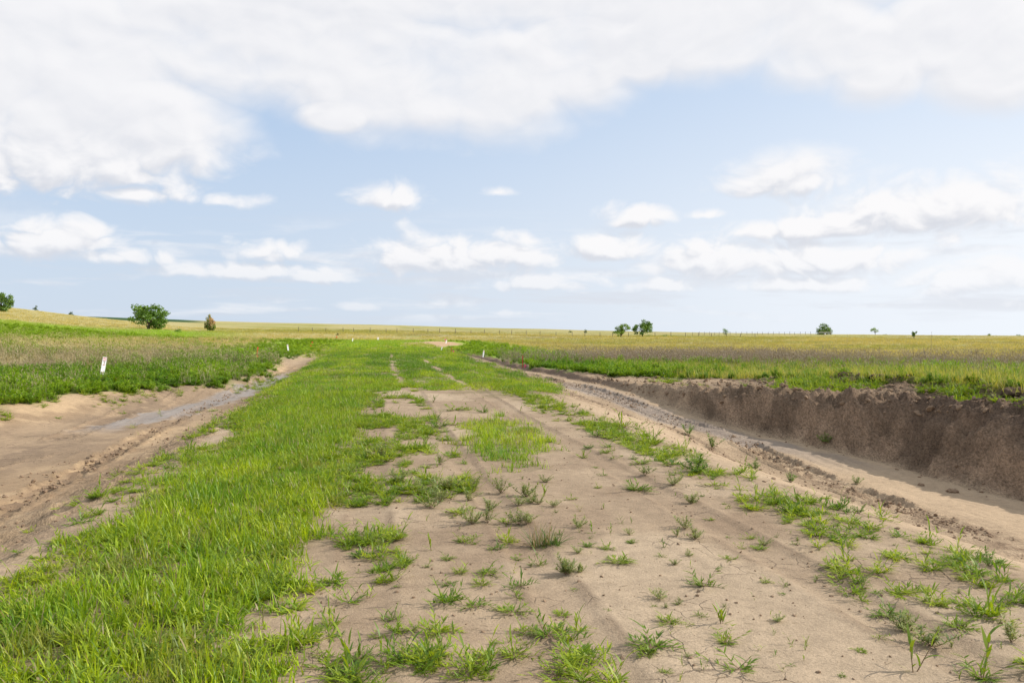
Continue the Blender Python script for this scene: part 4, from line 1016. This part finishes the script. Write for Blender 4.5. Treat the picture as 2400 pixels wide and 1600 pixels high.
def tree(u, d, wpx, hpx, style, label, seed, col=(.05, .095, .02), name='tree', cat='tree', n=1500, base_dz=0.0):
    random.seed(seed)
    x, y = to_d(u, d); Wd, H = wpx*d/F, hpx*d/F
    e = add(name, None, None, (x, y, hz(x, y)-.05+base_dz)); e.rotation_euler = (0, 0, 0)
    tr = MB(); cr = MB(); dead = MB()
    limbs = []
    if style in ('spread', 'dome', 'vase', 'multi', 'thin'):
        th = H*{'spread': .22, 'dome': .12, 'vase': .3, 'multi': .12, 'thin': .3}[style]
        rad = max(H*.035, .04)
        stems = 1 if style in ('spread', 'dome', 'vase', 'thin') else 3
        for q in range(stems):
            off = (U(-.12, .12)*Wd if stems > 1 else 0)
            tr.tube([(off, 0, 0), (off+U(-.03, .03)*H, U(-.02, .02)*H, th*.6), (off+U(-.05, .05)*H, U(-.03, .03)*H, th)], [rad*1.25, rad, rad*.85], 7)
            for k in range(7):
                a = 6.283*k/7+U(-.3, .3); l = U(.6, .95)
                p1 = Vector((off, 0, th*.9)); p3 = Vector((math.cos(a)*Wd*.40*l, math.sin(a)*Wd*.40*l, th+(H*.8-th)*U(.25, 1)))
                p2 = p1.lerp(p3, .5)+Vector((0, 0, H*.06)); limbs.append(p3)
                tr.tube([p1, p2, p3], [rad*.55, rad*.35, rad*.12], 5)
    else:
        tr.tube([(0, 0, 0), (0, 0, H*.5), (0, 0, H*.9)], [H*.04, H*.025, H*.008], 6)
    # foliage: clumps spread through the crown, gaps left between them
    clumps = []
    tries = 0; want = {'spread': 46, 'dome': 60, 'vase': 40, 'multi': 34, 'thin': 16, 'cedar': 40, 'bush': 14, 'half': 40, 'flat': 22}[style]
    while len(clumps) < want and tries < 4000:
        tries += 1
        px, py, pz = U(-1, 1), U(-1, 1), U(0, 1)
        rr = math.hypot(px, py)
        if style == 'spread': ok = rr < math.sqrt(max(0, 1-((pz-.5)/.52)**2)) and (pz > .05) and not (pz < .32 and px < -.45)
        elif style == 'dome': ok = rr**2+(pz/.98)**2 < 1 and pz > .08
        elif style == 'vase': ok = rr < .35+.75*math.sin(min(1, pz*1.05)*2.2) and pz > .2 and rr**2+((pz-.45)/.56)**2 < 1.02
        elif style == 'multi': ok = (hypot3((px+.45)/.55, py, (pz-.35)/.36) < 1) or (hypot3((px-.35)/.65, py, (pz-.72)/.3) < 1)
        elif style == 'thin': ok = rr < .9 and pz > .35 and rr**2+((pz-.68)/.34)**2 < 1
        elif style == 'cedar': ok = rr < 1.0*(1-pz)**.6*(.75+.25*math.sin(pz*14)) and pz > .03
        elif style == 'half': ok = rr < .95*math.sin(math.pi*(.1+.86*pz)) and pz > .03
        elif style == 'flat': ok = rr < .95*(.6+.4*pz) and pz > .1
        else: ok = rr**2+pz**2 < 1
        if not ok: continue
        if style in ('spread', 'vase', 'dome') and rr < .45 and .3 < pz < .65 and random.random() < .6: continue
        clumps.append((Vector((px*Wd*.46, py*Wd*.46, pz*H*.93)), pz, px))
    per = max(8, n//len(clumps)); crad = {'spread': .13, 'dome': .13, 'vase': .12, 'multi': .13, 'thin': .16, 'cedar': .12, 'bush': .26, 'half': .13, 'flat': .2}[style]
    ls = max(.045*H, .14) if H > 1.5 else .10*H
    for (c, pz, px) in clumps:
        cv = random.random()
        for i in range(per):
            v = Vector((random.gauss(0, 1), random.gauss(0, 1), random.gauss(0, .75)))
            v = v.normalized()*(random.random()**.45)
            p = c+Vector((v.x*crad*Wd, v.y*crad*Wd, v.z*crad*H*1.05)); p.z = max(p.z, .02)
            tgt = dead if (style == 'half' and (px > -.05 and pz > .38 or random.random() < .25)) else cr
            nrm = v*.7+Vector((U(-1, 1), U(-1, 1), U(-.2, 1)))
            tgt.leafquad(p, nrm, ls*U(.6, 1.25), min(1, max(0, .25+.5*cv+U(-.25, .25))), 1.7)
    add('trunk', tr.mesh('trunk', M_BARK, True), e)
    o = add('crown', cr.mesh('crown', M_TREE), e); o.color = (*col, 1)
    if style == 'half':
        for i in range(40):
            a = U(0, 6.283); q = U(.3, .95); dead.blade((math.cos(a)*Wd*.2, math.sin(a)*Wd*.2, H*q*.9), a, H*.2, .05, U(.1, .7), .1, 2, random.random())
        o = add('dead_branches', dead.mesh('dead_branches', M_TREE), e); o.color = (.21, .15, .11, 1)
    return tag(e, label, cat)

def hypot3(*a): return math.sqrt(sum(q*q for q in a))
tree(4, 187, 48, 52, 'spread', 'tall leafy tree cut by the left edge of the picture', 41, n=2600)
tree(84, 318, 20, 19, 'cedar', 'small dark cedar on the crest of the tan hill at left', 42, (.03, .055, .02), 'cedar_tree')
tree(167, 520, 18, 24, 'dome', 'far bluish round tree half hidden behind the tan hill', 43, (.03, .055, .035), base_dz=-1.8)  # bluish leaf colour has the haze of distance painted in
tree(32, 420, 6, 14, 'dome', 'tiny dark tree top showing over the hill near the left edge', 40, (.03, .05, .03), base_dz=-2.5, n=400)
tree(348, 161, 90, 63, 'spread', 'largest tree, broad and rounded, on the left in green weeds', 44, (.052, .10, .018), n=4200)
tree(416, 152, 15, 11, 'bush', 'small round green bush right of the largest tree', 45, (.06, .12, .02), 'bush', 'bush', 500)
tree(492, 190, 26, 41, 'half', 'half-dead upright shrub, brown at the top right, green below', 46, (.055, .10, .025), 'half_dead_shrub', 'shrub', 2000)
tree(791, 150, 8, 6, 'bush', 'tiny dark bush in dry grass near the far road, beside an orange flag', 47, (.02, .03, .015), 'bush', 'bush', 300)
tree(1337, 420, 9, 7, 'bush', 'low dark bush on the skyline left of the small dome tree', 48, (.03, .055, .02), 'bush', 'bush', 300)
tree(1373, 420, 10, 11, 'dome', 'small dark dome-shaped tree on the skyline left of the tree pair', 49, (.03, .055, .02), n=500)
tree(1456, 205, 42, 33, 'multi', 'two-lobed lighter tree, left one of the pair by the fence', 50, (.075, .13, .022), n=1800)
tree(1506, 208, 51, 41, 'vase', 'taller spreading tree, right one of the pair by the fence', 51, (.055, .105, .022), n=2600)
for (u, w, h, lab) in ((1521, 20, 6, 'low bush at the foot of the taller fence tree'), (1557, 18, 7, 'low bush midway between the fence tree and the next bush row'), (1578, 16, 4, 'flattest low bush along the fence, rightmost of three')):
    tree(u, 206, w, h, 'bush', lab, 60+u, (.06, .11, .02), 'bush', 'bush', 300)
tree(1701, 345, 16, 16, 'flat', 'small flat-topped tree on the skyline fence', 52, (.055, .11, .02), n=700)
tree(1932, 335, 39, 29, 'dome', 'dense round tree over a pale rail frame on the right skyline', 53, (.055, .10, .02), n=2600)
tree(2051, 300, 22, 17, 'thin', 'little light-crowned tree on the skyline right of the round tree', 54, (.08, .14, .03), n=700)
tree(2143, 210, 13, 21, 'thin', 'scrubby small tree with bare lower branches on the right field', 55, (.06, .10, .025), n=500)
tree(2239, 150, 11, 9, 'bush', 'round green bush standing alone in the right field', 56, (.06, .12, .02), 'bush', 'bush', 400)
tree(2319, 260, 8, 7, 'bush', 'small bush near the right skyline, left of the edge bush', 57, (.055, .10, .02), 'bush', 'bush', 300)
tree(2387, 330, 11, 6, 'bush', 'bush on the skyline at the right edge of the picture', 58, (.055, .10, .02), 'bush', 'bush', 300)
tree(2075, 360, 16, 5, 'bush', 'long low bush on the skyline just right of the little tree', 59, (.05, .09, .02), 'bush', 'bush', 300)

# tall dry stalks sticking out of the right field
def stalk(u, v, hpx, lab, seed):
    random.seed(seed); x, y, d = ground_at(u, v); H = hpx*d/F
    e = add('dry_stalk', None, None, (x, y, hz(x, y)-.05)); b = MB(); pts = []
    for k in range(7): pts.append((U(-.02, .02)*H*.3+.03*H*k/6, U(-.01, .01), H*k/6))
    b.tube(pts, [.014*(1-.6*k/6) for k in range(7)], 5); add('stem', b.mesh('stalk_stem', M_TWIG), e)
    b = MB()
    for k in range(16):
        z = H*U(.3, 1); b.blade((0.03*z, 0, z), U(0, 6.283), U(.08, .2)*H*.6, .014, U(.2, .7), .2, 3, random.random())
    o = add('twigs', b.mesh('stalk_twigs', M_OBJ), e); o.color = (.2, .16, .11, 1)
    tag(e, lab, 'plant')
stalk(2182, 828, 50, 'tallest dry stalk rising from the grass at right', 1)
stalk(1985, 808, 25, 'thin dry stalk in the yellow field below the round tree', 2)
stalk(2060, 833, 26, 'thin dry stalk standing in the grass, between the two others', 3)

# ------------------------------------------------------------------ fences, frame, signs, flags
def fence(us, d, hpost, lab, wires, name='wire_fence'):
    x0, y0 = to_d(us[0], d); e = add(name, None, None, (x0, y0, hz(x0, y0)))
    pm = MB(); pm.tube([(0, 0, -.3), (0, 0, hpost*.5), (.01, 0, hpost)], [.075, .07, .06], 6); pme = pm.mesh('fence_post', M_POST)
    tops = []; random.seed(int(d))
    for u in us:
        x, y = to_d(u, d); z = hz(x, y)
        p = add('post', pme, e, (x-x0, y-y0, z-hz(x0, y0))); p.scale = (1, 1, U(.85, 1.1)); p.rotation_euler = (U(-.05, .05), U(-.05, .05), 0)
        tops.append(Vector((x-x0, y-y0, z-hz(x0, y0))))
    for w in wires:
        b = MB(); b.tube([t+Vector((0, .08, hpost*w)) for t in tops], [.012]*len(tops), 4); add('wire', b.mesh('fence_wire', M_WIRE), e)
    tag(e, lab, 'fence')
random.seed(9)
fence([700+33.5*i+U(-5, 5) for i in range(33)], 212, 1.25, 'long wire fence with thin posts across the middle of the prairie', (.35, .6, .9))
fence([1625+12.5*i+U(-2, 2) for i in range(24)], 338, 1.4, 'wire fence with closely set posts along the right skyline', (.4, .65, .9))

x, y = to_d(1934, 322); z = hz(x, y); e = add('rail_frame', None, None, (x, y, z)); e.rotation_euler = (0, 0, -YAW-.08)
b = MB(); b.box((0, 0, 1.12), (4.9, .9, .26)); add('top_rail', b.mesh('top_rail', M_RAIL), e)
for px in (-2.2, -.5, .4, 2.2):
    b = MB(); b.box((px, 0, .45), (.16, .5, 1.06)); add('post', b.mesh('rail_post', M_POST), e)
tag(e, 'pale flat-topped rail frame under the dense round tree on the skyline', 'frame')

def facing(o, x, y, extra=0.0): o.rotation_euler[2] = -math.atan2(x, y)+extra

# the marker sign at left: a narrow white board on two wire legs
x, y, d = ground_at(236, 893); z = hz(x, y)
e = add('marker_sign', None, None, (x, y, z)); H = 43*d/F; Wd = 9.5*d/F; lift = 13*d/F
e.rotation_euler = (0, math.radians(10), 0); facing(e, x, y, .45)
b = MB(); b.box((0, 0, lift+H/2), (Wd, .012, H)); board = add('board', b.mesh('board', M_WHITE), e)
def mark(zf, hf, wf, mat, name, xo=0.0):
    b = MB(); b.box((xo*Wd, -.008, lift+H*zf), (Wd*wf, .004, H*hf)); add(name, b.mesh(name, mat), board)
mark(.845, .022, .86, M_RED, 'red_stripe')
def word(zf, hf, wf, nlet, mat, name, seed):
    """a line of print too small to read in the photograph"""
    random.seed(seed); b = MB(); w = Wd*wf/nlet
    for i in range(nlet):
        cx = -Wd*wf/2+w*(i+.5); hh = H*hf
        b.box((cx-w*.28, -.0085, lift+H*zf), (w*.22, .004, hh))
        if i % 3 != 1: b.box((cx+w*.22, -.0086, lift+H*zf), (w*.22, .004, hh))
        b.box((cx, -.0082, lift+H*zf+hh*(.4, -.4, 0)[i % 3]), (w*.7, .003, hh*.22))
    add(name, b.mesh(name, mat), board)
word(.935, .06, .84, 7, M_RED, 'heading', 1); word(.775, .035, .66, 7, M_INK, 'text_line', 2); word(.715, .03, .34, 3, M_INK, 'text_line', 3)
word(.575, .05, .46, 4, M_RED, 'text_line', 4); word(.15, .05, .8, 6, M_RED, 'text_line', 5); word(.055, .02, .74, 9, M_INK, 'text_line', 6)
for sx in (-.33, .33):
    b = MB(); b.tube([(sx*Wd, 0, -.15), (sx*Wd, 0, lift+.05)], [.005, .005], 5); add('leg', b.mesh('wire_leg', M_WIRE), e)
tag(e, 'narrow white sign with red print on wire legs, leaning in the left weeds', 'sign')

def marker(u, v, hpx, wpx, lean, lab, name='marker_post', wide=False):
    x, y, d = ground_at(u, v); e = add(name, None, None, (x, y, hz(x, y)-.02)); H = hpx*d/F; Wd = max(wpx*d/F, .09)
    e.rotation_euler = (0, lean, 0); facing(e, x, y, .45)
    b = MB(); b.box((0, 0, H*.55), (Wd, .015, H*.95)); bo = add('board', b.mesh('board', M_WHITE), e)
    b = MB(); b.box((0, -.009, H*.9), (Wd*.8, .004, H*.08)); add('red_stripe', b.mesh('red_stripe', M_RED), bo)
    for sx in (-.3, .3):
        b = MB(); b.tube([(sx*Wd, 0, -.1), (sx*Wd, 0, H*.12)], [.006, .006], 5); add('leg', b.mesh('wire_leg', M_WIRE), e)
    tag(e, lab, 'marker')
marker(676, 825, 18, 3.4, math.radians(-8), 'white marker board left of the road, beside the orange-ribbon stake')
marker(826, 800, 8, 2.6, math.radians(8), 'small distant white marker left of the far road')
marker(886, 797, 7, 4.2, 0, 'squat white marker facing down the far end of the road', 'square_marker')
marker(1045, 805, 9, 2.8, math.radians(12), 'distant white marker by the stripped soil patch')
marker(1034, 821, 9.5, 2.6, math.radians(16), 'leaning white marker just in front of the stripped soil patch')
marker(1132, 840, 17, 3.2, math.radians(8), 'white marker board right of the road, leaning right in green weeds')

def stake(u, v, hpx, mat, flags, lab, name='survey_stake', lean=0.0):
    x, y, d = ground_at(u, v); e = add(name, None, None, (x, y, hz(x, y)-.02)); H = hpx*d/F; e.rotation_euler = (0, lean, 0); facing(e, x, y)
    b = MB(); b.box((0, 0, H/2), (.028+.0002*d, .02, H)); add('stake', b.mesh('stake', mat), e)
    for (zf, w, h) in flags:
        b = MB(); s = d/F
        for k in range(4): b.box((w*s*(k+.5)/4*.9-.01, .01*math.sin(k*2.0), H*zf-.25*h*s*k/4), (w*s/4*1.02, .008, h*s*(1-.12*k)))
        add('ribbon', b.mesh('ribbon', mat), e)
    tag(e, lab, 'stake')
stake(602, 838, 26, M_ORANGE, ((.9, 3.5, 5), (.12, 3.5, 6)), 'orange stake with ribbons at top and foot in the left dry grass', lean=.06)
stake(1225, 863, 30, M_RED, ((.95, 2, 3),), 'thin tall red stake in the green weeds right of the road')
stake(1230, 862, 10, M_PINK, ((.75, 4, 6),), 'short pink flag just right of the tall red stake', 'pin_flag')
stake(1058, 826, 12, M_RED, ((.9, 2, 2.5),), 'thin distant red stake right of the road by the dry grass')
stake(1062, 827, 6, M_PINK, ((.7, 3.5, 4),), 'small pink flag low in the verge near the thin distant stake', 'pin_flag')
stake(1043, 802, 8, M_PINK, ((.85, 3, 3.5),), 'tiny pink flag at the stripped soil patch', 'pin_flag')
stake(731, 806, 6, M_ORANGE, ((.8, 3, 3),), 'tiny orange flag left of the far road, the farther of two', 'pin_flag')
stake(728, 814, 6, M_ORANGE, ((.8, 2.5, 3),), 'tiny orange flag left of the far road, the nearer of two', 'pin_flag')
stake(788, 794, 6, M_ORANGE, ((.8, 3, 3),), 'tiny orange flag next to the tiny dark bush', 'pin_flag')
